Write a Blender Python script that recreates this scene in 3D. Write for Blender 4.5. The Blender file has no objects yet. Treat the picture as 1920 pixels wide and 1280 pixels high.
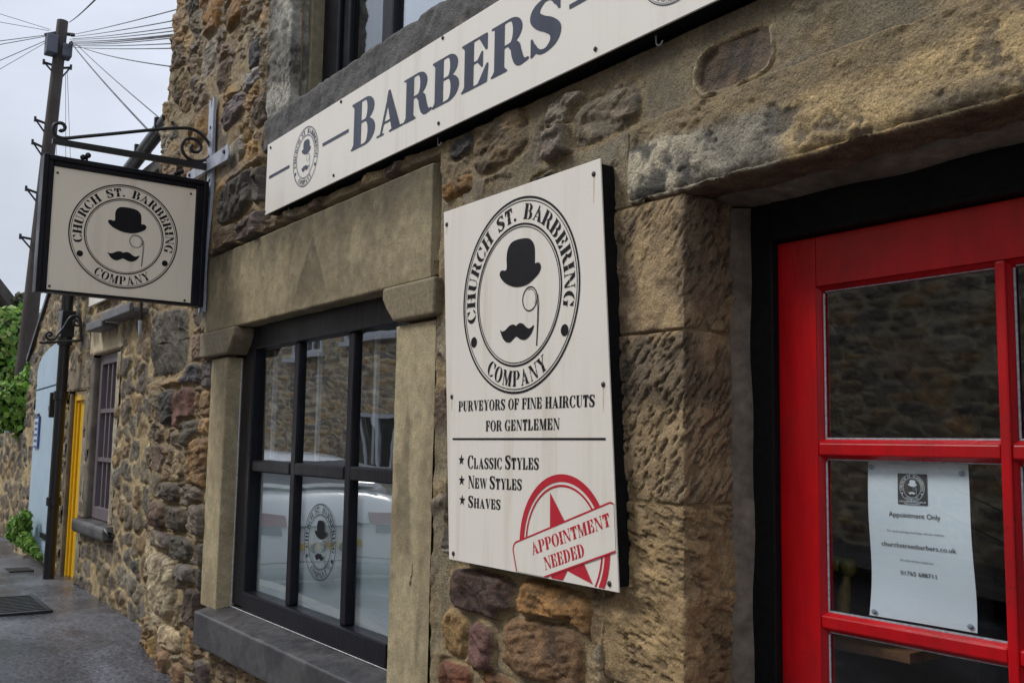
import bpy, math, random
import numpy as np

# ================================================================ scene, camera, light
SC = bpy.context.scene
COL = SC.collection
random.seed(7)
rng = np.random.default_rng(7)

CAM = np.array([0.0, -1.51, 1.45])
FPX = 1837.31                                   # focal length in pixels of a 1920 px wide frame
RM = np.array([[0.58154302, 0.81334161, 0.01682678],      # camera right
               [0.07498247, -0.07418586, 0.99442148],     # camera up
               [-0.81005268, 0.57703715, 0.10412864]])    # camera forward
cam_data = bpy.data.cameras.new("camera")
cam_data.sensor_width = 36.0
cam_data.lens = FPX * 36.0 / 1920.0
cam_data.clip_start = 0.05
cam_data.clip_end = 2000
cam = bpy.data.objects.new("camera", cam_data)
COL.objects.link(cam)
from mathutils import Matrix, Vector
M4 = Matrix.Identity(4)
for i in range(3):
    M4[i][0] = RM[0][i]; M4[i][1] = RM[1][i]; M4[i][2] = -RM[2][i]; M4[i][3] = CAM[i]
cam.matrix_world = M4
SC.camera = cam

SC.view_settings.view_transform = 'Standard'
SC.view_settings.look = 'None'
SC.view_settings.exposure = 0.36
SC.view_settings.gamma = 1.0
SC.cycles.max_bounces = 8
SC.cycles.transparent_max_bounces = 16

SUN = Vector((-0.45, -0.60, 0.80)).normalized()   # towards the brightest part of the overcast sky
world = bpy.data.worlds.new("World")
SC.world = world
world.use_nodes = True
nt = world.node_tree
nt.nodes.clear()
out = nt.nodes.new("ShaderNodeOutputWorld")
bg = nt.nodes.new("ShaderNodeBackground")
bg.inputs["Strength"].default_value = 0.1
sky = nt.nodes.new("ShaderNodeTexSky")
sky.sky_type = 'NISHITA'
sky.sun_disc = False
sky.sun_elevation = math.asin(SUN.z)
sky.sun_rotation = math.atan2(SUN.x, SUN.y)
tc = nt.nodes.new("ShaderNodeTexCoord")
sep = nt.nodes.new("ShaderNodeSeparateXYZ")
nt.links.new(tc.outputs["Generated"], sep.inputs[0])
# cloud cover: brighter overhead than at the horizon, as an overcast sky is
el = nt.nodes.new("ShaderNodeMapRange")
el.inputs["From Min"].default_value = 0.15; el.inputs["From Max"].default_value = 1.0
el.inputs["To Min"].default_value = 5.6; el.inputs["To Max"].default_value = 12.0
nt.links.new(sep.outputs["Z"], el.inputs["Value"])
cn = nt.nodes.new("ShaderNodeTexNoise")
cn.inputs["Scale"].default_value = 2.2; cn.inputs["Detail"].default_value = 5.0; cn.inputs["Roughness"].default_value = 0.5
cmap = nt.nodes.new("ShaderNodeMapping"); cmap.inputs["Scale"].default_value = (1, 1, 2.0)
nt.links.new(tc.outputs["Generated"], cmap.inputs[0]); nt.links.new(cmap.outputs[0], cn.inputs["Vector"])
cr = nt.nodes.new("ShaderNodeMapRange")
cr.inputs["From Min"].default_value = 0.3; cr.inputs["From Max"].default_value = 0.7
cr.inputs["To Min"].default_value = 0.74; cr.inputs["To Max"].default_value = 1.16
nt.links.new(cn.outputs["Fac"], cr.inputs["Value"])
mul = nt.nodes.new("ShaderNodeMath"); mul.operation = 'MULTIPLY'
nt.links.new(el.outputs[0], mul.inputs[0]); nt.links.new(cr.outputs[0], mul.inputs[1])
cc = nt.nodes.new("ShaderNodeVectorMath"); cc.operation = 'SCALE'
cc.inputs[0].default_value = (0.89, 0.955, 1.09)
nt.links.new(mul.outputs[0], cc.inputs["Scale"])
mx = nt.nodes.new("ShaderNodeMix"); mx.data_type = 'RGBA'; mx.inputs["Factor"].default_value = 0.94
nt.links.new(sky.outputs[0], mx.inputs["A"]); nt.links.new(cc.outputs[0], mx.inputs["B"])
nt.links.new(mx.outputs["Result"], bg.inputs["Color"]); nt.links.new(bg.outputs[0], out.inputs[0])

sun_data = bpy.data.lights.new("sun", 'SUN')
sun_data.energy = 1.5
sun_data.angle = math.radians(14)
sun_data.color = (1.0, 0.965, 0.91)
sun = bpy.data.objects.new("sun", sun_data)
COL.objects.link(sun)
sun.rotation_euler = SUN.to_track_quat('Z', 'Y').to_euler()
sun.location = (0, -6, 12)

# ================================================================ helpers
def at(px, py, y):
    """the point of the plane y = const seen at a photograph pixel (1920 x 1280): used to read off real sizes"""
    d = np.array([(px - 960) / FPX, -(py - 640) / FPX, 1.0]) @ RM
    return CAM + d * ((y - CAM[1]) / d[1])
def atX(px, py, x):
    d = np.array([(px - 960) / FPX, -(py - 640) / FPX, 1.0]) @ RM
    return CAM + d * ((x - CAM[0]) / d[0])
def lin(r, g, b):
    c = np.array([r, g, b]) / 255.0
    return np.where(c <= 0.04045, c / 12.92, ((c + 0.055) / 1.055) ** 2.4)
def sstep(a, b, x):
    t = np.clip((x - a) / (b - a), 0, 1)
    return t * t * (3 - 2 * t)

def _h(ix, iy, seed):
    n = (ix.astype(np.int64) * 374761393 + iy.astype(np.int64) * 668265263 + seed * 974634777) & 0xffffffff
    n = ((n ^ (n >> 13)) * 1274126177) & 0xffffffff
    n = ((n ^ (n >> 16)) * 2246822519) & 0xffffffff
    return ((n ^ (n >> 15)) & 0xffffff) / float(0xffffff)
def vnoise(x, y, seed=0):
    ix = np.floor(x); iy = np.floor(y); fx = x - ix; fy = y - iy
    u = fx ** 3 * (fx * (fx * 6 - 15) + 10); v = fy ** 3 * (fy * (fy * 6 - 15) + 10)
    a = _h(ix, iy, seed); b = _h(ix + 1, iy, seed); c = _h(ix, iy + 1, seed); d = _h(ix + 1, iy + 1, seed)
    return (a * (1 - u) + b * u) * (1 - v) + (c * (1 - u) + d * u) * v
def fbm(x, y, sc, oct=4, seed=0, gain=0.5):
    s = np.zeros_like(x); a = 1.0; t = 0.0
    for o in range(oct):
        c, n = math.cos(o * 1.1), math.sin(o * 1.1)
        s += a * vnoise((x * c - y * n) * sc + o * 17.3, (x * n + y * c) * sc - o * 9.1, seed + o)
        t += a; a *= gain; sc *= 2.03
    return s / t            # 0..1, mean .5
def ridge(x, y, sc, oct=4, seed=0):
    s = np.zeros_like(x); a = 1.0; t = 0.0
    for o in range(oct):
        s += a * (1 - np.abs(2 * vnoise(x * sc + o * 5.7, y * sc + o * 3.1, seed + o) - 1)); t += a; a *= .5; sc *= 2.07
    return s / t

# ---------------------------------------------------------------- objects
def link(o):
    COL.objects.link(o); return o
ROOTLOC = {}
def thing(name, label, cat, loc=(0, 0, 0), group=None):
    o = bpy.data.objects.new(name, None)
    o.empty_display_size = 0.2
    o.location = loc
    o["label"] = label; o["category"] = cat
    if group: o["group"] = group
    return link(o)
def adopt(o, parent):
    o.parent = parent
    if parent is not None and parent.type == 'EMPTY':
        o.location = [-c for c in parent.location]
def tag(o, label, cat, group=None):
    o["label"] = label; o["category"] = cat
    if group: o["group"] = group
    return o
def fast_mesh(name, V, F, mat, parent=None, smooth=True, col=None):
    """V (n,3); F (m,k) same-size faces"""
    me = bpy.data.meshes.new(name)
    V = np.asarray(V, np.float32); F = np.asarray(F, np.int32)
    me.vertices.add(len(V)); me.vertices.foreach_set("co", V.ravel())
    k = F.shape[1]
    me.loops.add(F.size); me.loops.foreach_set("vertex_index", F.ravel())
    me.polygons.add(len(F))
    me.polygons.foreach_set("loop_start", np.arange(0, F.size, k, dtype=np.int32))
    me.polygons.foreach_set("loop_total", np.full(len(F), k, np.int32))
    me.polygons.foreach_set("use_smooth", np.full(len(F), smooth))
    me.update(calc_edges=True)
    if col is not None:
        a = me.color_attributes.new("Col", 'FLOAT_COLOR', 'POINT')
        c = np.ones((len(V), 4), np.float32); c[:, :3] = col
        a.data.foreach_set("color", c.ravel())
    me.materials.append(mat)
    o = link(bpy.data.objects.new(name, me))
    adopt(o, parent)
    return o
def sheet(name, P, N, disp, col, mat, parent=None, keep=None, flip=False):
    """a displaced grid surface; P, N (a,b,3), disp (a,b), col (a,b,3), keep (a-1,b-1) faces to keep"""
    a, b = disp.shape
    V = (P + N * disp[..., None]).reshape(-1, 3)
    idx = np.arange(a * b).reshape(a, b)
    F = np.stack([idx[:-1, :-1], idx[1:, :-1], idx[1:, 1:], idx[:-1, 1:]], -1)
    if flip: F = F[..., ::-1]
    F = F.reshape(-1, 4) if keep is None else F[keep]
    used = np.zeros(a * b, bool); used[F.ravel()] = True
    remap = np.cumsum(used) - 1
    return fast_mesh(name, V[used], remap[F], mat, parent, True, col.reshape(-1, 3)[used])

class MB:
    """collects simple solids that become ONE mesh object"""
    def __init__(s): s.v = []; s.f = []; s.sm = []
    def add(s, verts, faces, smooth=False):
        n = len(s.v); s.v += [tuple(map(float, q)) for q in verts]
        for f in faces: s.f.append(tuple(n + i for i in f)); s.sm.append(smooth)
        return s
    def box(s, x0, x1, y0, y1, z0, z1):
        V = [(x, y, z) for x in (x0, x1) for y in (y0, y1) for z in (z0, z1)]
        return s.add(V, [(0, 1, 3, 2), (4, 6, 7, 5), (0, 4, 5, 1), (2, 3, 7, 6), (0, 2, 6, 4), (1, 5, 7, 3)])
    def hexa(s, A, B):
        """two quads of 4 points"""
        return s.add(list(A) + list(B), [(3, 2, 1, 0), (4, 5, 6, 7), (0, 1, 5, 4), (1, 2, 6, 5), (2, 3, 7, 6), (3, 0, 4, 7)])
    def prism(s, pts, fn0, fn1):
        n = len(pts); V = [fn0(*q) for q in pts] + [fn1(*q) for q in pts]
        return s.add(V, [tuple(range(n))[::-1], tuple(range(n, 2 * n))] + [(i, (i + 1) % n, n + (i + 1) % n, n + i) for i in range(n)])
    def tube(s, pts, r, n=8, squash=None, caps=True):
        P = [np.array(q, float) for q in pts]; m = len(P)
        rr = r if hasattr(r, '__len__') else [r] * m
        ref = np.array([0.01, 0.02, 1.0]); V = []
        for i in range(m):
            t = P[min(i + 1, m - 1)] - P[max(i - 1, 0)]; t /= np.linalg.norm(t) + 1e-12
            if i == 0:
                if abs(t @ ref) > .9: ref = np.array([1.0, 0.02, 0.01])
                a = np.cross(t, ref)
            else:
                a = a - t * (a @ t)
            a /= np.linalg.norm(a); b = np.cross(t, a)
            for k in range(n):
                th = 2 * math.pi * k / n
                V.append(P[i] + rr[i] * (math.cos(th) * a * (squash or 1) + math.sin(th) * b))
        F = [(i * n + k, i * n + (k + 1) % n, (i + 1) * n + (k + 1) % n, (i + 1) * n + k) for i in range(m - 1) for k in range(n)]
        s.add(V, F, True)
        if caps: s.add(V[:n], [tuple(range(n))[::-1]]); s.add(V[-n:], [tuple(range(n))])
        return s
    def cyl(s, p0, p1, r0, r1=None, n=16): return s.tube([p0, p1], [r0, r0 if r1 is None else r1], n)
    def ball(s, c, r, n=10, sq=(1, 1, 1)):
        V = []; F = []
        for i in range(n + 1):
            for k in range(n):
                a = math.pi * i / n; b = 2 * math.pi * k / n
                V.append((c[0] + r * sq[0] * math.sin(a) * math.cos(b), c[1] + r * sq[1] * math.sin(a) * math.sin(b), c[2] + r * sq[2] * math.cos(a)))
        for i in range(n):
            for k in range(n): F.append((i * n + k, (i + 1) * n + k, (i + 1) * n + (k + 1) % n, i * n + (k + 1) % n))
        return s.add(V, F, True)
    def build(s, name, mat, parent=None, bevel=0.0, seg=2):
        me = bpy.data.meshes.new(name)
        me.from_pydata(s.v, [], s.f)
        me.polygons.foreach_set("use_smooth", s.sm)
        me.materials.append(mat); me.update()
        o = link(bpy.data.objects.new(name, me))
        adopt(o, parent)
        if bevel:
            b = o.modifiers.new("bevel", 'BEVEL'); b.width = bevel; b.segments = seg; b.limit_method = 'ANGLE'
            b.angle_limit = math.radians(40)
        return o

# ---------------------------------------------------------------- materials
class NT:
    def __init__(s, name):
        s.m = bpy.data.materials.new(name); s.m.use_nodes = True; s.t = s.m.node_tree; s.t.nodes.clear()
        s.out = s.n("ShaderNodeOutputMaterial"); s.tc = s.n("ShaderNodeTexCoord")
    def n(s, k, **kw):
        o = s.t.nodes.new(k)
        for a, b in kw.items(): setattr(o, a, b)
        return o
    def l(s, a, b): s.t.links.new(a, b)
    def noise(s, scale, detail=4, rough=.55, stretch=None, dist=0.0):
        o = s.n("ShaderNodeTexNoise"); o.inputs["Scale"].default_value = scale; o.inputs["Detail"].default_value = detail
        o.inputs["Roughness"].default_value = rough; o.inputs["Distortion"].default_value = dist
        if stretch:
            mp = s.n("ShaderNodeMapping"); mp.inputs["Scale"].default_value = stretch
            s.l(s.tc.outputs["Object"], mp.inputs[0]); s.l(mp.outputs[0], o.inputs["Vector"])
        else: s.l(s.tc.outputs["Object"], o.inputs["Vector"])
        return o.outputs["Fac"]
    def rng(s, v, a, b, c, d):
        o = s.n("ShaderNodeMapRange"); s.l(v, o.inputs["Value"])
        for k, x in zip(("From Min", "From Max", "To Min", "To Max"), (a, b, c, d)): o.inputs[k].default_value = x
        return o.outputs[0]
    def mix(s, f, A, B, mode='MIX'):
        o = s.n("ShaderNodeMix", data_type='RGBA', blend_type=mode)
        for k, v in (("Factor", f), ("A", A), ("B", B)):
            i = o.inputs[k] if k != "Factor" else o.inputs[0]
            if hasattr(v, 'is_linked') or hasattr(v, 'links'): s.l(v, i)
            elif k == "Factor": i.default_value = v
            else: i.default_value = (*v, 1) if len(v) == 3 else v
        return o.outputs["Result"]
    def bump(s, h, strength, dist=.01, prev=None):
        o = s.n("ShaderNodeBump"); o.inputs["Strength"].default_value = strength; o.inputs["Distance"].default_value = dist
        s.l(h, o.inputs["Height"])
        if prev is not None: s.l(prev, o.inputs["Normal"])
        return o.outputs[0]
    def bsdf(s, color, rough, normal=None, metal=0.0, spec=.5, coat=0.0):
        b = s.n("ShaderNodeBsdfPrincipled")
        for v, k in ((color, "Base Color"), (rough, "Roughness")):
            if hasattr(v, 'links'): s.l(v, b.inputs[k])
            else: b.inputs[k].default_value = (*v, 1) if k == "Base Color" else v
        b.inputs["Metallic"].default_value = metal; b.inputs["Specular IOR Level"].default_value = spec
        b.inputs["Coat Weight"].default_value = coat; b.inputs["Coat Roughness"].default_value = .08
        if normal is not None: s.l(normal, b.inputs["Normal"])
        s.l(b.outputs[0], s.out.inputs[0])
        return s.m

def m_stone(name, fine=90, strength=.5, dist=.012, rough=(.55, .85), var=.35, pits=0.0, spec=.4, tooled=0.0):
    t = NT(name)
    a = t.n("ShaderNodeAttribute", attribute_name="Col").outputs["Color"]
    n1 = t.noise(fine, 5, .65); n2 = t.noise(fine * .22, 5, .6); n3 = t.noise(fine * 3.0, 3, .7)
    k = t.mix(1, a, t.mix(1, t.rng(n1, .25, .75, 1 - var, 1 + var), t.rng(n2, .3, .7, 1 - var * .7, 1 + var * .7), 'MULTIPLY'), 'MULTIPLY')
    k = t.mix(1, k, t.rng(n3, .33, .67, .62, 1.38), 'MULTIPLY')
    h = t.mix(.5, n1, n2); nb = t.bump(h, strength, dist)
    nb = t.bump(n3, strength * .9, dist * .45, nb)
    if tooled: nb = t.bump(t.noise(70, 3, .6, (.12, .3, 1.6)), tooled, .003, nb)
    if pits:
        v = t.n("ShaderNodeTexVoronoi"); v.inputs["Scale"].default_value = fine * .9; t.l(t.tc.outputs["Object"], v.inputs["Vector"])
        nb = t.bump(t.rng(v.outputs["Distance"], 0, .45, 0, 1), pits, dist * .5, nb)
    return t.bsdf(k, t.rng(n2, .3, .7, *rough), nb, spec=spec)

def m_paint(name, c, rough=.4, var=.12, bump=.15, scale=30, stretch=None, spec=.5, coat=0.0, dirt=None, dirt_amt=.4, chips=None):
    t = NT(name)
    n = t.noise(scale, 5, .6, stretch); n2 = t.noise(scale * .12, 4, .6)
    k = t.mix(1, tuple(c), t.rng(n, .3, .7, 1 - var, 1 + var), 'MULTIPLY')
    if dirt is not None: k = t.mix(t.rng(n2, .5, .72, 0, dirt_amt), k, tuple(dirt))
    if chips is not None: k = t.mix(t.rng(t.mix(.35, t.noise(130, 3, .6), n2), .625, .65, 0, .8), k, tuple(chips))
    return t.bsdf(k, t.rng(n2, .3, .7, rough * .75, min(1, rough * 1.3)), t.bump(n, bump, .004), spec=spec, coat=coat)

def m_sign(name, c, streak, amt=.5):
    """white sign panel with faint vertical run-off stains"""
    t = NT(name)
    s1 = t.noise(16, 4, .6, (1, 1, .07)); s2 = t.noise(1.7, 3, .5); s3 = t.noise(60, 4, .7)
    f = t.mix(1, t.rng(s1, .5, .68, 0, 1), t.rng(s2, .35, .62, 0, 1), 'MULTIPLY')
    k = t.mix(t.mix(1, f, (amt, amt, amt), 'MULTIPLY'), tuple(c), tuple(streak))
    k = t.mix(t.rng(s3, .64, .78, 0, .25), k, tuple(np.array(streak) * .8))
    drops = t.n("ShaderNodeTexVoronoi"); drops.inputs["Scale"].default_value = 55; t.l(t.tc.outputs["Object"], drops.inputs["Vector"])
    nb = t.bump(t.rng(drops.outputs["Distance"], 0, .16, 1, 0), .25, .002)
    return t.bsdf(k, .3, nb, spec=.5)

def m_glass(name, ior=1.75, tint=(.9, .93, .93), wob=.0):
    t = NT(name)
    g = t.n("ShaderNodeBsdfGlossy"); g.inputs["Roughness"].default_value = 0.0
    g.inputs["Color"].default_value = (.95, .97, 1, 1)
    tr = t.n("ShaderNodeBsdfTransparent"); tr.inputs["Color"].default_value = (*tint, 1)
    # Schlick reflectance, the same from both sides of the thin pane
    ge = t.n("ShaderNodeNewGeometry"); dt = t.n("ShaderNodeVectorMath", operation='DOT_PRODUCT')
    t.l(ge.outputs["Incoming"], dt.inputs[0]); t.l(ge.outputs["Normal"], dt.inputs[1])
    ab = t.n("ShaderNodeMath", operation='ABSOLUTE'); t.l(dt.outputs["Value"], ab.inputs[0])
    om = t.n("ShaderNodeMath", operation='SUBTRACT'); om.inputs[0].default_value = 1.0; t.l(ab.outputs[0], om.inputs[1])
    pw_ = t.n("ShaderNodeMath", operation='POWER'); t.l(om.outputs[0], pw_.inputs[0]); pw_.inputs[1].default_value = 5.0
    r0 = ((ior - 1) / (ior + 1)) ** 2
    fr = t.n("ShaderNodeMath", operation='MULTIPLY_ADD'); t.l(pw_.outputs[0], fr.inputs[0]); fr.inputs[1].default_value = 1 - r0; fr.inputs[2].default_value = r0
    if wob:
        nb = t.bump(t.noise(5, 2, .5), wob, .01); t.l(nb, g.inputs["Normal"])
    mxs = t.n("ShaderNodeMixShader"); t.l(fr.outputs[0], mxs.inputs[0]); t.l(tr.outputs[0], mxs.inputs[1]); t.l(g.outputs[0], mxs.inputs[2])
    t.l(mxs.outputs[0], t.out.inputs[0])
    return t.m

WHITE = (.80, .755, .675)
MT = dict(
    rubble=m_stone("rubble stone and lime mortar", 70, .8, .012, (.5, .85)),
    rubble_far=m_stone("far rubble stone", 40, .6, .02, (.55, .85)),
    dressed=m_stone("dressed sandstone", 110, .7, .007, (.6, .85), .25, .3),
    smooth_stone=m_stone("rubbed sandstone", 150, .35, .004, (.6, .85), .24, .25, .3),
    gritty=m_stone("weathered gritstone", 105, .8, .008, (.6, .9), .35, .45),
    slate=m_stone("wet dark sill stone", 120, .3, .004, (.28, .5), .3),
    black=m_paint("black gloss paint", (.008, .008, .012), .36, .3, .35, 40, (1, 1, .25), .20, dirt=(.022, .022, .027), dirt_amt=.5),
    blackmatt=m_paint("black painted board", (.007, .007, .008), .55, .3, .2, 60, None, .14),
    iron=m_paint("black iron", (.014, .014, .016), .35, .3, .25, 90),
    grey_iron=m_paint("chipped pale grey paint on iron", (.40, .43, .50), .5, .12, .3, 60, None, .4, dirt=(.10, .08, .07), dirt_amt=.8),
    red=m_paint("red gloss paint", (.46, .0015, .006), .34, .2, .35, 26, (1, 1, .2), .4, 0.0, dirt=(.25, .004, .007), dirt_amt=.7, chips=(.10, .012, .010)),
    white_sign=m_sign("white sign panel", WHITE, (.55, .48, .36)),
    cream_sign=m_sign("cream sign panel", (.93, .83, .665), (.60, .50, .36), .35),
    ink=m_paint("black sign vinyl", (.009, .009, .012), .5, .2, .05, 20, None, .2),
    ink_grey=m_paint("slate grey sign vinyl", (.040, .048, .078), .4, .25, .05, 14, (1, 1, .12), .3),
    ink_red=m_paint("red sign vinyl", (.50, .018, .035), .4, .1, .05, 20),
    rust=m_paint("rusty screw", (.035, .022, .016), .6, .4, .3, 200),
    stain=m_paint("rust run", (.66, .56, .42), .6, .2, .0, 80),
    steel=m_paint("galvanised steel", (.38, .39, .41), .35, .2, .1, 90),
    glass=m_glass("window glass", 3.0, (.93, .97, .98), .02),
    door_glass=m_glass("door glass", 1.8, (.96, .985, .99), .01),
    sky_glass=m_glass("upstairs glass", 4.2, (.7, .75, .77), .01),
    far_glass=m_glass("house glass", 2.3, (.55, .6, .62)),
    plaster=m_paint("lime plaster reveal", (.165, .135, .105), .9, .4, .9, 28, None, .3, dirt=(.09, .07, .05), dirt_amt=.7),
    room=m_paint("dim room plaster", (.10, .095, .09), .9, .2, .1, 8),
    wood=m_paint("brown wood", (.20, .10, .045), .5, .35, .2, 20, (1, 8, 1)),
    paper=m_paint("shade tinted printer paper", (.60, .675, .73), .7, .03, .05, 5),  # the sheet is white; the blue tint of the shade is put into its colour
    sepia=m_paint("sepia print", (.42, .34, .22), .7, .25, .05, 12),
)

# ---------------------------------------------------------------- drawing by distance fields (positive inside)
def f_rect(X,Y,x0,y0,x1,y1): return np.minimum(np.minimum(X-x0,x1-X),np.minimum(Y-y0,y1-Y))
def f_ell(X,Y,cx,cy,rx,ry): return (1-np.sqrt(((X-cx)/rx)**2+((Y-cy)/ry)**2))*min(rx,ry)
def f_half(X,Y,px,py,nx,ny): return (X-px)*nx+(Y-py)*ny
def f_poly(X,Y,pts):
    pts=np.asarray(pts,float);d=np.full(X.shape,1e9);ins=np.zeros(X.shape,bool)
    for (ax,ay),(bx,by) in zip(pts,np.roll(pts,-1,0)):
        ex,ey=bx-ax,by-ay
        t=np.clip(((X-ax)*ex+(Y-ay)*ey)/(ex*ex+ey*ey+1e-12),0,1)
        d=np.minimum(d,np.hypot(X-ax-t*ex,Y-ay-t*ey))
        if ey!=0: ins^=((ay>Y)!=(by>Y))&(X<ex*(Y-ay)/ey+ax)
    return np.where(ins,d,-d)
def f_chain(X,Y,pts,n=40):
    P=np.asarray(pts,float);m=len(P)-1;d=np.full(X.shape,-1e9)
    for q in spline(P,n): d=np.maximum(d,q[2]-np.hypot(X-q[0],Y-q[1]))
    return d
def spline(P,n,closed=False):
    P=np.asarray(P,float);k=len(P);out=[]
    rng=range(k) if closed else range(k-1);per=max(2,n//max(1,len(rng)))
    for i in rng:
        if closed: a,b,c,d=P[(i-1)%k],P[i],P[(i+1)%k],P[(i+2)%k]
        else: a,b,c,d=P[max(i-1,0)],P[i],P[i+1],P[min(i+2,k-1)]
        for t in np.linspace(0,1,per,endpoint=False):
            out.append(.5*((2*b)+(c-a)*t+(2*a-5*b+4*c-d)*t*t+(3*b-a-3*c+d)*t**3))
    if not closed: out.append(P[-1])
    return np.array(out)
U=np.maximum.reduce
def I(*a): return np.minimum.reduce(a)
W_=.235;HL=.05;SV=.045;SO=.075
def stem(X,Y,x,w=W_,so=SO,l=1,r=1,top=1,bot=1):
    L=[f_rect(X,Y,x,0,x+w,1)]
    for on,y in ((bot,0),(top,1)):
        if not on: continue
        s=1 if y==0 else -1
        L.append(f_rect(X,Y,x-so*l,min(y,y+s*SV),x+w+so*r,max(y,y+s*SV)))
        if l: L.append(f_poly(X,Y,[(x-so*.7,y+s*SV*.9),(x+.01,y+s*SV*.9),(x+.01,y+s*.13)]))
        if r: L.append(f_poly(X,Y,[(x+w+so*.7,y+s*SV*.9),(x+w-.01,y+s*SV*.9),(x+w-.01,y+s*.13)]))
    return U(L)
def bowl(X,Y,x,y0,y1,rx,thick=.21,hl=HL):
    cy=(y0+y1)/2;ry=(y1-y0)/2
    return I(f_ell(X,Y,x,cy,rx,ry),-f_ell(X,Y,x,cy,rx-thick,ry-hl),X-x+.001)
def glyph(c,X,Y):
    """field and advance width of one capital, cap height 1"""
    w=W_
    if c=='B':
        return U([stem(X,Y,.08,r=0),f_rect(X,Y,.2,.955,.45,1),f_rect(X,Y,.2,.5,.45,.55),f_rect(X,Y,.2,0,.45,.045),
                  bowl(X,Y,.44,.5,1,.27),bowl(X,Y,.44,0,.55,.31,.225)]),.80
    if c=='A':
        return U([f_poly(X,Y,[(.10,0),(.165,0),(.43,.86),(.39,1)]),f_poly(X,Y,[(.37,1),(.43,1),(.80,0),(.52,0),(.325,.80)]),
                  f_rect(X,Y,.2,.25,.6,.30),f_rect(X,Y,.0,0,.25,.045),f_rect(X,Y,.42,0,.88,.045)]),.87
    if c=='R':
        return U([stem(X,Y,.08,r=1,top=0),f_rect(X,Y,0.005,.955,.45,1),f_rect(X,Y,.2,.47,.45,.52),bowl(X,Y,.44,.47,1,.28),
                  f_chain(X,Y,[(.46,.46,.05),(.56,.40,.10),(.60,.25,.11),(.66,.10,.10),(.76,.045,.045),(.85,.05,.03)])]),.86
    if c=='P':
        return U([stem(X,Y,.08,top=0),f_rect(X,Y,.005,.955,.45,1),f_rect(X,Y,.2,.43,.45,.48),bowl(X,Y,.44,.43,1,.29)]),.76
    if c in 'EFL':
        L=[stem(X,Y,.08,r=0 if c!='F' else 1,top=1)]
        if c in 'EF':
            L+=[f_rect(X,Y,.2,.955,.62,1),f_poly(X,Y,[(.45,.96),(.66,1),(.66,.66),(.62,.66)]),
                f_rect(X,Y,.2,.49,.5,.535),f_poly(X,Y,[(.40,.51),(.52,.68),(.55,.68),(.55,.35),(.52,.35)])]
        if c in 'EL':
            L+=[f_rect(X,Y,.2,0,.62,.045),f_poly(X,Y,[(.42,.03),(.64,.38),(.69,.38),(.66,0)])]
        return U(L),.74 if c!='F' else .70
    if c=='H': return U([stem(X,Y,.08),stem(X,Y,.58),f_rect(X,Y,.2,.475,.7,.525)]),.90
    if c=="D": return gD(X,Y)
    if c=='I': return stem(X,Y,.08),.40
    if c=='T':
        return U([stem(X,Y,.24,top=0),f_rect(X,Y,.03,.95,.69,1),f_poly(X,Y,[(.03,1),(.26,.96),(.07,.66),(.03,.66)]),
                  f_poly(X,Y,[(.69,1),(.46,.96),(.65,.66),(.69,.66)])]),.72
    if c=='N':
        return U([f_rect(X,Y,.11,0,.16,1),f_poly(X,Y,[(.05,1),(.30,1),(.76,.0),(.70,-.0),(.62,0)]),f_rect(X,Y,.70,0,.755,1),
                  f_rect(X,Y,.0,.955,.3,1),f_rect(X,Y,.02,0,.25,.045),f_rect(X,Y,.61,.955,.86,1)]),.87
    if c=='M':
        return U([f_rect(X,Y,.10,0,.15,1),f_poly(X,Y,[(.06,1),(.31,1),(.56,.12),(.46,0),(.42,0)]),f_poly(X,Y,[(.45,0),(.50,0),(.78,1),(.72,1)]),
                  f_rect(X,Y,.70,0,.93,1),f_rect(X,Y,0,.955,.25,1),f_rect(X,Y,.02,0,.24,.045),f_rect(X,Y,.63,0,1.0,.045),f_rect(X,Y,.75,.955,1.0,1)]),1.04
    if c=='O':
        return I(f_ell(X,Y,.42,.5,.41,.52),-f_ell(X,Y,.42,.5,.19,.475)),.86
    if c in 'CG':
        a=I(f_ell(X,Y,.42,.5,.41,.52),-f_ell(X,Y,.43,.5,.20,.475),U([.50-X,np.abs(Y-.5)-.30]))
        L=[a,f_poly(X,Y,[(.70,1.0),(.73,1.0),(.73,.64),(.70,.64),(.52,.93)])]
        if c=='C': L.append(f_chain(X,Y,[(.5,.02,.035),(.62,.08,.03),(.72,.25,.02)]))
        else: L+=[f_rect(X,Y,.54,.0,.74,.42),f_rect(X,Y,.46,.385,.82,.43)]
        return U(L),.80 if c=='C' else .86
    if c=='S':
        return U([f_chain(X,Y,[(.56,.80,.03),(.47,.94,.045),(.32,.965,.045),(.16,.87,.085),(.13,.73,.11),(.25,.58,.125),(.42,.46,.13),(.55,.31,.12),(.53,.14,.085),(.38,.03,.045),(.22,.05,.045),(.12,.2,.03)],60),
                  f_poly(X,Y,[(.62,1),(.65,1),(.65,.66),(.62,.66),(.48,.92)]),f_poly(X,Y,[(.04,0),(.07,0),(.2,.08),(.07,.36),(.04,.36)])]),.72
    if c=='U':
        return U([f_rect(X,Y,.08,.3,.08+w,1),f_rect(X,Y,0,.955,.41,1),f_rect(X,Y,.63,.3,.68,1),f_rect(X,Y,.53,.955,.78,1),
                  I(f_ell(X,Y,.38,.32,.30,.34),-f_ell(X,Y,.47,.34,.16,.29),.33-Y)]),.80
    if c=='W':
        L=[]
        for o in (0,.46): L+=[f_poly(X,Y,[(o+.05,1),(o+.28,1),(o+.46,.1),(o+.40,0),(o+.34,0)]),f_poly(X,Y,[(o+.37,0),(o+.42,0),(o+.64,1),(o+.585,1)])]
        return U(L+[f_rect(X,Y,0,.955,.36,1),f_rect(X,Y,1.0,.955,1.16,1)]),1.16
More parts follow.
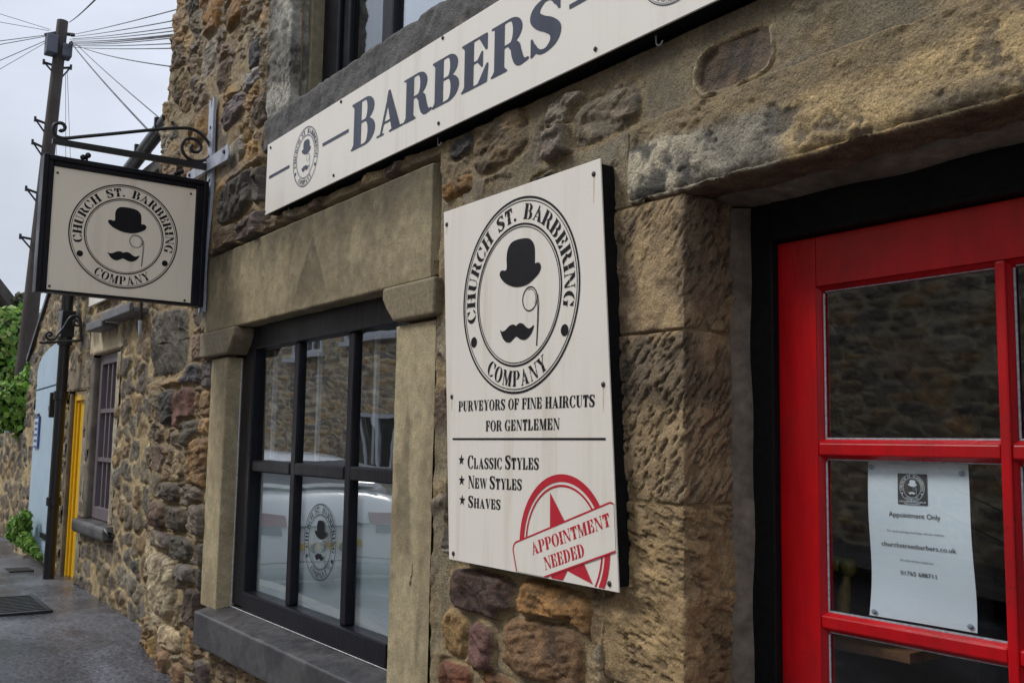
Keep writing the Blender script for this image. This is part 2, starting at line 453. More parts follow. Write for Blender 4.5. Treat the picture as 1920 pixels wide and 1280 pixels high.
    if c in 'VY':
        b=0 if c=='V' else .42
        L=[f_poly(X,Y,[(.06,1),(.33,1),(.52,b+.1),(.44,b),(.38,b)]),f_poly(X,Y,[(.42,b),(.47,b),(.76,1),(.70,1)]),
           f_rect(X,Y,0,.955,.42,1),f_rect(X,Y,.60,.955,.86,1)]
        if c=='Y': L.append(f_rect(X,Y,.32,0,.32+w,.5));L.append(f_rect(X,Y,.24,0,.63,.045))
        return U(L),.85
    if c=='.': return f_ell(X,Y,.14,.1,.105,.105),.30
    return np.full(X.shape,-1.),.34
STN={'B':[.36],'A':[.47],'R':[.36],'C':[.42],'O':[.42],'H':[.40],'U':[.38],'G':[.44],'E':[.36],'S':[],'T':[],'N':[],'M':[.36],'P':[.37],'I':[],'Y':[],'D':[.38]}
def stencil(c,X,Y):
    f,a=glyph(c,X,Y) if c!='D' else gD(X,Y)
    for x in STN.get(c,[]): f=np.minimum(f,np.abs(X-x)-.028)
    if c in 'TISNY': f=np.minimum(f,np.abs(Y-(.5 if c!='Y' else .45)-.25*(X-.4))-.026)
    return f,a
def gD(X,Y):
    return U([stem(X,Y,.08,r=0),f_rect(X,Y,.2,.955,.36,1),f_rect(X,Y,.2,0,.36,.045),bowl(X,Y,.35,0,1,.42,.22)]),.84

# ---------------------------------------------------------------- polygons of the lettering and the emblem
def contour(F, xs, ys):
    ins = F > 0; out = []
    ny, nx = F.shape
    full = ins[:-1, :-1] & ins[1:, :-1] & ins[1:, 1:] & ins[:-1, 1:]
    some = ins[:-1, :-1] | ins[1:, :-1] | ins[1:, 1:] | ins[:-1, 1:]
    for j in range(ny - 1):
        i = 0
        while i < nx - 1:
            if full[j, i]:
                k = i
                while k < nx - 1 and full[j, k]: k += 1
                out.append([(xs[i], ys[j]), (xs[k], ys[j]), (xs[k], ys[j + 1]), (xs[i], ys[j + 1])]); i = k
            else:
                if some[j, i]:
                    c = [(i, j), (i + 1, j), (i + 1, j + 1), (i, j + 1)]; p = []
                    for a, b in zip(c, c[1:] + c[:1]):
                        fa, fb = F[a[1], a[0]], F[b[1], b[0]]
                        if fa > 0: p.append((xs[a[0]], ys[a[1]]))
                        if (fa > 0) != (fb > 0):
                            t = fa / (fa - fb); p.append((xs[a[0]] + t * (xs[b[0]] - xs[a[0]]), ys[a[1]] + t * (ys[b[1]] - ys[a[1]])))
                    if len(p) > 2: out.append(p)
                i += 1
    return out
_G = {}
def glyph_polys(c, st=False, res=44):
    if (c, st) not in _G:
        xs = np.arange(-.06, 1.24, 1 / res); ys = np.arange(-.08, 1.10, 1 / res)
        X, Y = np.meshgrid(xs, ys)
        f, a = (stencil if st else glyph)(c, X, Y)
        _G[(c, st)] = (contour(f, xs, ys) if c != ' ' else [], a)
    return _G[(c, st)]
def text_polys(s, x0, x1, z0, cap, small=1.0, st=False, track=.03, ang=0.0):
    """one line of capitals set from x0 to x1; the first letter of each word is full height, the rest small"""
    items = []; x = 0; first = True
    for c in s:
        k = 1.0 if (first or small == 1.0) else small
        P, a = glyph_polys(c, st)
        items.append((P, x, k)); x += (a + track) * k
        first = c == ' '
    sx = (x1 - x0) / (x - track)
    ca, sa = math.cos(ang), math.sin(ang); out = []
    for P, ox, k in items:
        for p in P:
            q = [((ox + u * k) * sx, v * k * cap) for u, v in p]
            out.append([(x0 + u * ca - v * sa, z0 + u * sa + v * ca) for u, v in q])
    return out
def ring_polys(r0, r1, n=96, c=(0, 0)):
    o = []
    for k in range(n):
        a, b = 2 * math.pi * k / n, 2 * math.pi * (k + 1) / n
        o.append([(c[0] + r * math.cos(t), c[1] + r * math.sin(t)) for r, t in ((r0, a), (r1, a), (r1, b), (r0, b))])
    return o
def disc(cx, cz, r, n=24): return [[(cx + r * math.cos(2 * math.pi * k / n), cz + r * math.sin(2 * math.pi * k / n)) for k in range(n)]]
def arc_text(s, a0, a1, rad, cap, inward=False):
    """text on a circle, angles clockwise from the top"""
    items = []; x = 0
    for c in s:
        P, a = glyph_polys(c, True, 44); a = a if c != ' ' else .55
        items.append((P, x, a)); x += a + .07
    tot = x - .07; out = []
    sx = abs(a1 - a0) * (rad + cap / 2) / tot if not inward else abs(a1 - a0) * (rad - cap / 2) / tot
    for P, ox, a in items:
        m = ox + a / 2
        th = a0 + (a1 - a0) * m / tot
        for p in P:
            q = []
            for u, v in p:
                lx = (u - a / 2) * sx; ly = v * cap
                if not inward: r = rad + ly; q.append((r * math.sin(th) + lx * math.cos(th), r * math.cos(th) - lx * math.sin(th)))
                else: r = rad - ly; q.append((r * math.sin(th) - lx * math.cos(th), r * math.cos(th) + lx * math.sin(th)))
            out.append(q)
    return out
R_ = math.radians
def spl(pts, n): return [tuple(q) for q in spline(pts, n, True)]
HAT = spl([(-.19, .30), (-.195, .42), (-.165, .51), (-.09, .558), (.05, .566), (.19, .545), (.262, .49), (.288, .42), (.292, .30), (.30, .278), (.335, .283), (.375, .268),
           (.392, .225), (.365, .178), (.30, .135), (.20, .092), (.09, .075), (-.03, .082), (-.14, .112), (-.235, .158), (-.30, .215), (-.315, .255), (-.295, .28), (-.255, .283), (-.215, .275)], 120)
MOU = spl([(-.29, -.333), (-.255, -.352), (-.20, -.345), (-.14, -.312), (-.088, -.297), (-.04, -.30), (-.008, -.314), (.025, -.30), (.065, -.293), (.12, -.31), (.17, -.345), (.225, -.36), (.291, -.335),
           (.265, -.395), (.21, -.445), (.14, -.468), (.07, -.457), (.02, -.432), (-.01, -.425), (-.05, -.445), (-.11, -.474), (-.18, -.465), (-.24, -.42)], 100)
def cord(pts, w):
    o = []
    for (a, b), (c, d) in zip(pts, pts[1:]):
        L = math.hypot(c - a, d - b); nx, ny = -(d - b) / L * w, (c - a) / L * w
        o.append([(a - nx, b - ny), (c - nx, d - ny), (c + nx, d + ny), (a + nx, b + ny)])
    return o
_E = []
def emblem_polys():
    if not _E:
        P = ring_polys(.977, 1.0) + ring_polys(.950, .959) + ring_polys(.709, .729) + ring_polys(.686, .695)
        P += arc_text("CHURCH ST. BARBERING", R_(-105), R_(105), .765, .158)
        P += arc_text("COMPANY", R_(180 + 35), R_(180 - 35), .925, .158, True)
        for s in (-1, 1): P += disc(s * .775, -.425, .057)
        P += [HAT, MOU]
        P += ring_polys(.113, .126, 40, (.217, -.065))
        P += [q for q in ring_polys(.094, .100, 40, (.217, -.065))[:12]] + [q for q in ring_polys(.094, .100, 40, (.217, -.065))[36:]]
        P += cord([(.335, -.05), (.349, -.16), (.347, -.30), (.338, -.52)], .0042) + cord([(.345, -.03), (.366, -.12), (.362, -.28), (.345, -.52)], .0042)
        P += disc(.341, -.53, .011, 10)
        _E.append(P)
    return _E[0]
def clip_polys(P, a, b, c):
    """keep a*x + b*y <= c"""
    o = []
    for p in P:
        q = []
        for (x0, y0), (x1, y1) in zip(p, p[1:] + p[:1]):
            d0, d1 = a * x0 + b * y0 - c, a * x1 + b * y1 - c
            if d0 <= 0: q.append((x0, y0))
            if (d0 < 0) != (d1 < 0) and d0 != d1:
                t = d0 / (d0 - d1); q.append((x0 + t * (x1 - x0), y0 + t * (y1 - y0)))
        if len(q) > 2: o.append(q)
    return o
def put(P, fn, name, mat, parent):
    """lay 2-D polygons into the scene as one flat mesh"""
    V = []; F = []
    for p in P:
        n = len(V); V += [fn(u, v) for u, v in p]; F.append(tuple(range(n, n + len(p))))
    return MB().add(V, F).build(name, mat, parent)
def on_wall(y): return lambda u, v: (u, y, v)
def emblem_on_wall(cx, cz, r, y, mat, parent, name="emblem"):
    return put([[(cx + u * r, cz + v * r) for u, v in p] for p in emblem_polys()], on_wall(y), name, mat, parent)

# ================================================================ the ground
GX = np.array([-80, -40, -20, -14, -12, -9.5, -7.7, -6, -5.4, -4.8, -3, -1, 1, 20, 60.])
GZ = np.array([-.6, -.2, .12, .27, .36, .41, .43, .405, .385, .30, .14, 0, -.1, -.9, -2.])
def gz(x): return np.interp(x, GX, GZ)
def ground_sheet(name, xs, ys, dz, mat):
    xx, yy = np.meshgrid(xs, ys, indexing='ij')
    zz = gz(xx) + dz + .006 * (fbm(xx, yy, 1.3, 3, 5) - .5)
    P = np.stack([xx, yy, zz], -1)
    N = np.zeros_like(P); N[..., 2] = 1
    o = sheet(name, P, N, np.zeros(xx.shape), np.ones((*xx.shape, 3)), mat)
    o["kind"] = "structure"
    return o
def m_asphalt():
    t = NT("wet asphalt")
    g = t.noise(48, 5, .8); g2 = t.noise(38, 4, .75); big = t.noise(.9, 5, .6, (1, 1.6, 1)); mid = t.noise(5, 5, .6)
    k = t.mix(t.rng(g, .35, .68, 0, 1), (.032, .034, .041), (.195, .20, .228))
    k = t.mix(1, k, t.rng(mid, .3, .7, .72, 1.25), 'MULTIPLY')
    wet = t.rng(big, .46, .60, 0, 1)
    k = t.mix(1, k, t.rng(big, .46, .60, 1.1, .5), 'MULTIPLY')
    r = t.rng(wet, 0, 1, .34, .09)
    nb = t.bump(g2, .7, .008); nb = t.bump(g, .6, .004, nb)
    return t.bsdf(k, r, nb, spec=.5)
MT['asphalt'] = m_asphalt()
MT['kerb'] = m_paint("kerb stone", (.20, .19, .175), .7, .25, .4, 60)
lx = np.unique(np.r_[np.linspace(-80, -20, 16), np.linspace(-20, -4, 120), np.linspace(-4, 10, 60), np.linspace(10, 60, 12)])
road = ground_sheet("road", lx, np.unique(np.r_[np.linspace(-60, -8, 10), np.linspace(-8, 8, 40), np.linspace(8, 60, 12)]), -.17, MT['asphalt'])
pav = ground_sheet("pavement", np.unique(np.r_[np.linspace(-30, -16, 10), np.linspace(-16, -3.5, 240), np.linspace(-3.5, 12, 40)]), np.linspace(-1.0, 3.0, 90), 0.0, MT['asphalt'])
def kerb_line(name, y0, y1):
    m = MB(); xs = np.linspace(-30, 12, 43)
    for a, b in zip(xs, xs[1:]):
        A = [(a + .004, y0, gz(a) - .25), (a + .004, y1, gz(a) - .25), (a + .004, y1, gz(a) + .004), (a + .004, y0, gz(a) + .004)]
        B = [(b - .004, q[1], q[2] + gz(b) - gz(a)) for q in A]
        m.hexa(A, B)
    o = m.build(name, MT['kerb'], None, .01); o["kind"] = "structure"
kerb_line("kerb", -1.13, -1.002)
pav2 = ground_sheet("far_pavement", np.linspace(-30, 12, 60), np.linspace(-8.0, -6.0, 8), 0.0, MT['asphalt'])

# ================================================================ rubble walls
PAL = np.array([lin(*c) for c in ((104, 92, 76), (126, 106, 80), (158, 126, 80), (150, 130, 98), (118, 96, 80), (142, 130, 108), (98, 90, 80), (136, 114, 86), (118, 106, 90), (140, 112, 78))])
MORT = lin(140, 122, 90)
def voronoi(x, z, cw, ch, seed, jit=.8, pw=4.0, tilt=.55):
    i0 = np.floor(x / cw); j0 = np.floor(z / ch)
    d1 = np.full(x.shape, 9.); d2 = np.full(x.shape, 9.); ident = np.zeros(x.shape, np.int64)
    vx = np.zeros_like(x); vz = np.zeros_like(x)
    for dj in (-1, 0, 1):
        for di in (-2, -1, 0, 1, 2):
            i = i0 + di; j = j0 + dj
            off = .5 * (np.mod(j, 2)) + .6 * _h(j, j * 0 + 3, seed)
            sx = (i + .5 + jit * (_h(i, j, seed + 1) - .5)) * cw - off * cw
            sz = (j + .5 + jit * (_h(i, j, seed + 2) - .5)) * ch
            wr = .75 + .6 * _h(i, j, seed + 3); hr = .8 + .5 * _h(i, j, seed + 4)
            th = (_h(i, j, seed + 5) - .5) * tilt
            ax = ((x - sx) * np.cos(th) + (z - sz) * np.sin(th)) / (cw * wr); az = (-(x - sx) * np.sin(th) + (z - sz) * np.cos(th)) / (ch * hr)
            d = (np.abs(ax) ** pw + np.abs(az) ** pw) ** (1 / pw)
            m = d < d1
            d2 = np.where(m, d1, np.minimum(d2, d)); ident = np.where(m, ((i * 7919 + j * 104729) % 1000003).astype(np.int64), ident)
            vx = np.where(m, ax, vx); vz = np.where(m, az, vz)
            d1 = np.where(m, d, d1)
    return d1, d2, ident, vx, vz
def rubble(x, z, seed, cw, ch, mort=.16, H=.035, warp=.12, rough=.008, edge=.42, pal=None, mortar=None, bedh=.006, pw=4.0, tilt=.55):
    pal = PAL if pal is None else pal; mortar = MORT if mortar is None else mortar
    """height above the mortar bed and colour of a random rubble wall"""
    wx = x + cw * warp * 2.2 * (fbm(x, z, 3.2 / cw * .35, 3, seed + 11) - .5) + .03 * cw * (fbm(x, z, 60, 2, seed + 12) - .5)
    wz = z + ch * warp * 3.0 * (fbm(x, z, 3.2 / cw * .35, 3, seed + 13) - .5) + .05 * cw * (fbm(x, z, 60, 2, seed + 14) - .5)
    d1, d2, idn, vx, vz = voronoi(wx, wz, cw, ch, seed, .8, pw, tilt)
    e = d2 - d1 - mort * (.5 + 1.0 * fbm(x, z, 5, 2, seed + 15)) + edge * (fbm(x, z, 16, 5, seed + 16, .6) - .5)
    r0 = _h(idn, idn * 0 + 1, seed); r1 = _h(idn, idn * 0 + 2, seed); r2 = _h(idn, idn * 0 + 3, seed); r3 = _h(idn, idn * 0 + 4, seed)
    prof = 1 - np.exp(-(np.maximum(e, 0) * 20) ** 1.3)
    tiltd = (vx * (r2 - .5) + vz * (r3 - .3)) * .030
    big = fbm(x + r0 * 37, z + r1 * 51, 7, 3, seed + 20) - .5
    th = (r0 - .5) * 2.4; cu = x * np.cos(th) + z * np.sin(th); cv = -x * np.sin(th) + z * np.cos(th)
    crag = (ridge(cu * .8, cv * 1.7, 9, 4, seed + 21) - .62) * 1.6 + (fbm(cu * .6, cv * 1.8, 34, 4, seed + 27, .62) - .5) * 1.3
    pit = sstep(.60, .74, fbm(cu, cv, 22, 4, seed + 28))
    f1, f2, fid, fx_, fz_ = voronoi(wx + .02 * (fbm(x, z, 20, 2, seed + 30) - .5), wz, cw * .42, ch * .5, seed + 31, .95)      # broken faces
    fr = _h(fid, fid * 0 + 1, seed + 32) - .5; fs = _h(fid, fid * 0 + 2, seed + 33) - .5; ft = _h(fid, fid * 0 + 3, seed + 34) - .5
    facet = fr * .7 + fx_ * fs * 1.5 + fz_ * ft * 1.5
    h = prof * (H * (.45 + .75 * r0) + tiltd * (H / .030) + big * rough * 3.0 + crag * rough - pit * rough * .9 + facet * rough * 1.15)
    bed = bedh + .010 * (fbm(x, z, 9, 4, seed + 22) - .5) * 2 + .008 * (fbm(x, z, 48, 3, seed + 23) - .5)
    stone = np.clip(e * 14, 0, 1) * (r1 > .08)
    hh = np.where(stone > 0, np.maximum(h * stone, bed), bed)
    k = np.floor(r1 * 9.999).astype(int); k2 = np.floor(r2 * 9.999).astype(int)
    c = pal[k] * (.70 + .6 * r3)[..., None]
    t = sstep(.42, .68, fbm(x + r2 * 30, z, 8, 4, seed + 24))[..., None] * .6
    c = c * (1 - t) + pal[k2] * t
    c = c * (1 - .45 * pit)[..., None] * (.72 + .56 * fbm(cu, cv * 1.6, 40, 3, seed + 29))[..., None]
    grime = sstep(.55, .75, fbm(x, z, 14, 4, seed + 25))[..., None]
    c = c * (1 - .35 * grime)
    mcol = mortar * (.70 + .6 * fbm(x, z, 6, 4, seed + 26))[..., None]
    s = (stone * sstep(-.004, .004, hh - bed + .002))[..., None]
    return hh, mcol * (1 - s) + c * s, stone

HAND = [  # photograph centre, half sizes (px), tilt, exponent, colour, how far it stands out (m)
    (897, 1112, 57, 40, -.08, 3.0, (84, 64, 54), .045), (1033, 1145, 62, 47, -.1, 3.6, (146, 108, 62), .042), (897, 1216, 22, 44, -.05, 3.2, (112, 80, 72), .03),
    (845, 1187, 19, 40, .0, 3.0, (152, 122, 78), .02), (1008, 1222, 68, 56, .0, 3.0, (126, 96, 66), .04), (848, 1268, 27, 28, .0, 3.0, (120, 76, 54), .03),
    (925, 1282, 30, 18, .0, 3, (134, 96, 60), .02), (837, 1006, 11, 32, .0, 2.4, (150, 142, 128), .03), (840, 905, 8, 40, 0, 3, (120, 98, 68), .02),
    (1360, 112, 66, 46, .12, 2.2, (118, 98, 76), .0), (1043, 258, 30, 34, .1, 4, (160, 146, 130), .045), (1050, 205, 36, 26, .1, 3, (146, 134, 116), .02), (1128, 208, 58, 46, .2, 3, (128, 114, 92), .014),
    (925, 265, 48, 44, .3, 3, (124, 104, 74), .014), (858, 275, 18, 18, .3, 3, (74, 70, 66), .02), (850, 350, 24, 16, .3, 3, (152, 112, 60), .012), (1010, 345, 26, 20, .3, 3, (120, 108, 86), .008),
    (878, 50, 24, 44, .1, 3, (120, 86, 64), .03), (960, 12, 30, 22, .3, 3, (110, 98, 78), .02),
    (352, 703, 17, 21, 0, 3, (76, 72, 74), .04), (318, 710, 15, 17, .2, 3, (140, 110, 66), .03), (385, 702, 12, 28, 0, 3, (92, 84, 80), .03), (341, 768, 17, 40, .1, 3, (112, 78, 66), .05),
    (309, 765, 12, 34, .1, 3, (74, 70, 64), .045), (382, 756, 12, 26, 0, 3, (142, 116, 82), .03), (352, 812, 16, 26, 0, 3, (92, 84, 70), .04), (378, 808, 9, 26, 0, 2.6, (176, 140, 96), .03),
    (366, 872, 15, 48, 0, 3, (140, 108, 66), .055), (360, 652, 16, 24, 0, 3, (132, 110, 90), .035), (300, 645, 42, 58, 0, 4, (92, 84, 72), .02),
    (312, 922, 17, 17, 0, 3, (96, 84, 72), .05), (354, 930, 17, 20, 0, 3, (110, 98, 84), .05), (292, 965, 14, 26, 0, 3, (110, 88, 70), .05), (326, 972, 17, 24, 0, 3, (92, 80, 66), .055), (366, 975, 13, 30, 0, 3, (112, 100, 86), .05),
    (298, 1020, 20, 25, 0, 3, (88, 76, 66), .06), (334, 1030, 16, 24, 0, 3, (84, 78, 66), .055), (368, 1042, 11, 22, 0, 3, (88, 78, 68), .045), (338, 1080, 14, 26, 0, 3, (106, 98, 88), .05), (368, 1090, 9, 26, 0, 3, (82, 74, 64), .04),
    (352, 1140, 16, 38, 0, 3, (88, 74, 62), .05), (292, 1090, 22, 58, 0, 3.5, (176, 160, 130), .06), (306, 1195, 20, 22, .2, 3, (196, 174, 136), .05), (294, 1240, 11, 28, 0, 3, (138, 108, 78), .055), (350, 1235, 18, 22, .3, 3, (112, 92, 70), .045),
    (348, 1205, 9, 26, 0, 3, (150, 120, 78), .03), (326, 1262, 9, 22, 0, 3, (144, 112, 84), .04), (374, 1262, 14, 26, .2, 3, (92, 82, 74), .04), (420, 1262, 16, 20, .2, 3, (110, 92, 72), .03),
    (441, 372, 26, 36, .35, 3, (70, 64, 58), .05), (465, 434, 21, 30, .3, 3, (96, 82, 74), .045), (416, 452, 22, 24, .2, 3, (112, 92, 68), .04), (485, 345, 12, 34, .1, 3, (84, 76, 68), .035),
    (487, 207, 11, 28, .1, 2.6, (98, 82, 66), .03), (436, 207, 17, 22, .5, 3, (116, 102, 100), .035), (399, 30, 14, 42, .75, 3.2, (150, 110, 60), .045), (442, 20, 15, 24, .4, 3, (138, 100, 52), .03), (384, 10, 9, 20, 0, 3, (136, 100, 60), .02),
    (388, 105, 13, 32, .2, 3, (160, 150, 134), .02), (478, 105, 8, 26, .5, 3, (78, 76, 78), .04), (418, 140, 10, 26, .3, 3, (112, 90, 66), .02), (470, 150, 12, 14, .6, 3, (150, 142, 140), .03), (345, 300, 14, 30, 0, 3, (120, 96, 64), .03),
    (370, 240, 18, 30, .4, 3, (138, 108, 66), .03), (455, 250, 12, 22, .2, 3, (138, 112, 72), .03), (432, 290, 22, 24, .5, 3, (150, 140, 120), .03),
]
# ---- stretches of the front wall taken by dressed stone, where the rubble stays back
xWl, xWr = at(398, 670, 0)[0], at(830, 600, 0)[0]
CLEAR = [(-4.62, -2.50, 1.80, 2.325), (-4.52, -4.2, .60, 1.9), (-2.86, -2.50, .0, 1.9), (-4.56, -2.5, .53, .76), (-1.66, .2, 2.02, 2.17), (-1.73, -1.3, -.5, 2.0), (-3.95, -2.0, 2.66, 5), (-3.98, .5, 2.36, 2.70), (-2.42, -1.66, 1.15, 1.95)]
SHY = [(-4.73, -4.53, 2.0, 3.12), (-5.0, -4.28, 2.68, 2.85)]      # behind the sign bracket: stones dressed back
def nonuniform(x0, x1, k, lo):
    xs = [x0]
    while xs[-1] < x1: xs.append(xs[-1] + max(lo, k * math.hypot(xs[-1], 1.51)))
    return np.array(xs)

# ================================================================ the barber's shop
shop = thing("stone_shop", "stone barber's shop with a black six pane window and a red half glazed door", "shop", (-3.0, 0.0, 0.0))

def front_wall():
    xc = -5.50
    us = np.r_[np.arange(-.45, -.03, .03), np.arange(-.03, .06, .006), nonuniform(-5.44, -1.02, .0017, .003) - xc, np.arange(-1.0, 1.6, .02) - xc]
    us = np.unique(np.round(us, 5))
    zs = np.r_[np.arange(-.3, .3, .012), np.arange(.3, 3.95, .0042), np.arange(3.95, 5.6, .03)]
    U2, Z = np.meshgrid(us, zs, indexing='ij')
    t = sstep(-.05, .05, U2)
    X = xc + np.where(U2 > 0, U2, 0); Y = np.where(U2 < 0, -U2, 0)
    lean = np.interp(Z, [.3, .9, 2.1, 3.17, 3.9], [.09, .03, -.02, -.06, .05]) + .05 * (fbm(Z, Z * 0, 4, 3, 90) - .5)
    lean = lean * sstep(1.2, 0.0, U2)
    th = (1 - t) * math.pi / 2
    N = np.stack([-np.sin(th), -np.cos(th), np.zeros_like(th)], -1)
    rnd = np.where(np.abs(U2) < .05, (.05 - np.abs(U2)) * .42, 0)          # rounded corner
    P = np.stack([X + lean + rnd * .8, Y + rnd * .8, Z], -1)
    px, pz = xc + U2, Z
    # two kinds of rubble: rough at the left, flush and smeared with mortar above and right of the window
    h1, c1, s1 = rubble(px, pz, 40, .205, .128, .075, .022, .12, .012, .24)
    h2, c2, s2 = rubble(px, pz, 71, .30, .20, .34, .014, .14, .009)
    w = sstep(-2.75, -2.50, px + .1 * (fbm(px, pz, 3, 2, 31) - .5))
    h = h1 * (1 - w) + h2 * w; c = c1 * (1 - w[..., None]) + c2 * w[..., None]
    # mortar smear on the right
    sm = w * sstep(.40, .58, fbm(px, pz, 5, 4, 32))
    mc = lin(128, 118, 96) * (.72 + .55 * fbm(px, pz, 12, 4, 33))[..., None]
    c = c * (1 - .7 * sm[..., None]) + mc * .7 * sm[..., None]; h = h * (1 - .75 * sm)
    # stones seen one by one in the photograph
    for (hx, hy, rx, ry, tl, ex, cc, hh) in HAND:
        p0 = at(hx, hy, -.02); pl = at(hx - rx, hy, -.02); pt = at(hx, hy - ry, -.02)
        ax, az = abs(p0[0] - pl[0]), abs(p0[2] - pt[2])
        if hx > 800: pass
        i0, i1 = np.searchsorted(us + xc, [p0[0] - 1.9 * ax, p0[0] + 1.9 * ax]); j0, j1 = np.searchsorted(zs, [p0[2] - 1.9 * az, p0[2] + 1.9 * az])
        if i1 - i0 < 3 or j1 - j0 < 3: continue
        s = np.s_[i0:i1, j0:j1]; x, z = px[s], pz[s]; sd = int(hx * 13 + hy)
        dx = (x - p0[0]) / ax; dz = (z - p0[2]) / az - dx * (tl * .6)
        ex = ex + 1.2; q = (np.abs(dx) ** ex + np.abs(dz) ** ex) ** (1 / ex)
        q = q + .34 * (fbm(x, z, .9 / ax, 4, sd) - .5) + .10 * (fbm(x, z, 45, 3, sd + 4) - .5)
        bed = .005 * (fbm(x, z, 14, 4, sd + 1) - .5) + .005 * (fbm(x, z, 70, 2, sd + 5) - .5)
        near = sstep(1.30, 1.10, q)
        hb = h[s] * (1 - near) + bed * near
        dome = np.maximum(1 - np.minimum(q, 1) ** 10, 0) ** .6
        hh = hh * .72
        ca = math.cos(sd); sa = math.sin(sd) * .8
        cu, cv = (x * ca + z * sa) * .7, (-x * sa + z * ca) * 1.6
        f1, f2, fid, fx_, fz_ = voronoi(x + .3 * ax * (fbm(x, z, .8 / ax, 3, sd + 12) - .5), z + .3 * az * (fbm(x, z, .8 / ax, 3, sd + 13) - .5), ax * .8, az * .7, sd, .95)
        fr = _h(fid, fid * 0 + 1, sd + 32) - .5; fs = _h(fid, fid * 0 + 2, sd + 33) - .5; ft = _h(fid, fid * 0 + 3, sd + 34) - .5
        rough = (.3 + .7 * dome) * ((fr * .7 + fx_ * fs * 1.4 + fz_ * ft * 1.4) * min(.012, ax * .14) + (ridge(cu, cv, 9, 4, sd + 2) - .6) * .024 + (fbm(x, z, 5, 3, sd + 3) - .5) * .03 + (fbm(cu, cv, 36, 4, sd + 9, .6) - .5) * .014)
        hs = dome * hh + (rough if hh > 0 else rough * .3) - (.006 if hh == 0 else 0)
        if hh == 0:                                                # flush stone with a broken lime crust round it
            crust = np.exp(-((q - 1.07) / .045) ** 2) * sstep(.40, .55, fbm(x, z, 14, 3, sd + 40) + .18 * (p0[2] - z) / az)
            hb = hb + .010 * crust
        k = sstep(1.03, .97, q)
        h[s] = hb * (1 - k) + np.maximum(hs, bed - .008) * k
        base = lin(*cc) * (.70 + .6 * fbm(x, z, 16, 4, sd + 6))[..., None]
        alt = lin(*(np.array(cc) * np.array((.72, .70, .70)))); m = sstep(.45, .66, fbm(x, z, 7, 4, sd + 7))[..., None]
        base = base * (1 - .6 * m) + alt * .6 * m
        base = base * (1 - .5 * sstep(.56, .72, fbm(cu, cv, 22, 4, sd + 10)))[..., None] * (.75 + .5 * fbm(cu, cv, 44, 3, sd + 11))[..., None]
        rim = MORT * (.85 + .5 * fbm(x, z, 20, 3, sd + 8))[..., None]
        cb = c[s] * (1 - near[..., None]) + rim * near[..., None]
        if hh == 0: cb = cb * (1 - .8 * crust[..., None]) + lin(196, 180, 148) * .8 * crust[..., None]
        c[s] = cb * (1 - k[..., None]) + base * k[..., None]
    # limewash left on the lowest stones at the corner
    lw = sstep(.5, .2, np.abs(px + 5.38)) * sstep(.42, .6, pz) * sstep(1.02, .85, pz) * sstep(.42, .6, fbm(px, pz * .5, 9, 3, 61))
    c = c * (1 - .75 * lw[..., None]) + lin(212, 196, 160) * .75 * lw[..., None]
    # grime below the name board
    gr = sstep(2.46, 2.30, pz) * sstep(2.0, 2.3, pz) * sstep(-2.6, -2.4, px) * fbm(px * 3, pz * .5, 5, 3, 62)
    c = c * (1 - .5 * gr[..., None])
    h = h + .05 * (fbm(px, pz, .9, 2, 63) - .5) * sstep(-3.0, -4.6, px) * sstep(-5.0, -4.7, px + 0 * pz + .3)
    for (a, b, e, f) in CLEAR:
        inside = (px > a) & (px < b) & (pz > e) & (pz < f)
        h = np.where(inside, np.minimum(h, -.03), h)
    for (a, b, e, f) in SHY:
        k = sstep(a - .05, a, px) * sstep(b + .05, b, px) * sstep(e - .05, e, pz) * sstep(f + .05, f, pz)
        h = h * (1 - k) + np.minimum(h, .010) * k
    pc = .5 * (px[:-1, :-1] + px[1:, 1:]); zc = .5 * (pz[:-1, :-1] + pz[1:, 1:])
    hole = ((pc > -4.31) & (pc < -2.74) & (zc > .70) & (zc < 1.97)) | ((pc > -1.60) & (pc < -.31) & (zc < 2.05)) | \
           ((pc > -3.68) & (pc < -2.30) & (zc > 2.80) & (zc < 4.2))
    return sheet("rubble_wall", P, N, h, c, MT['rubble'], shop, ~hole)
front_wall()

# ---------------------------------------------------------------- dressed stone: a profile bent round the corner, drawn out along the third axis
def arc_profile(pts, r, step):
    """polyline with its corners rounded, sampled evenly: positions and outward normals"""
    pts = [np.array(p, float) for p in pts]; out = [pts[0]]
    for a, b, c in zip(pts, pts[1:], pts[2:]):
        d0 = (a - b) / np.linalg.norm(a - b); d1 = (c - b) / np.linalg.norm(c - b)
        for t in np.linspace(0, 1, 7): out.append((1 - t) ** 2 * (b + d0 * r) + 2 * t * (1 - t) * b + t * t * (b + d1 * r))
    out.append(pts[-1]); out = np.array(out)
    L = np.r_[0, np.cumsum(np.linalg.norm(np.diff(out, axis=0), axis=1))]
    s = np.linspace(0, L[-1], max(6, int(L[-1] / step) + 1))
    Q = np.stack([np.interp(s, L, out[:, k]) for k in (0, 1)], -1)
    T = np.gradient(Q, axis=0); T /= np.linalg.norm(T, axis=1, keepdims=True)
    return Q, np.stack([T[:, 1], -T[:, 0]], -1), s
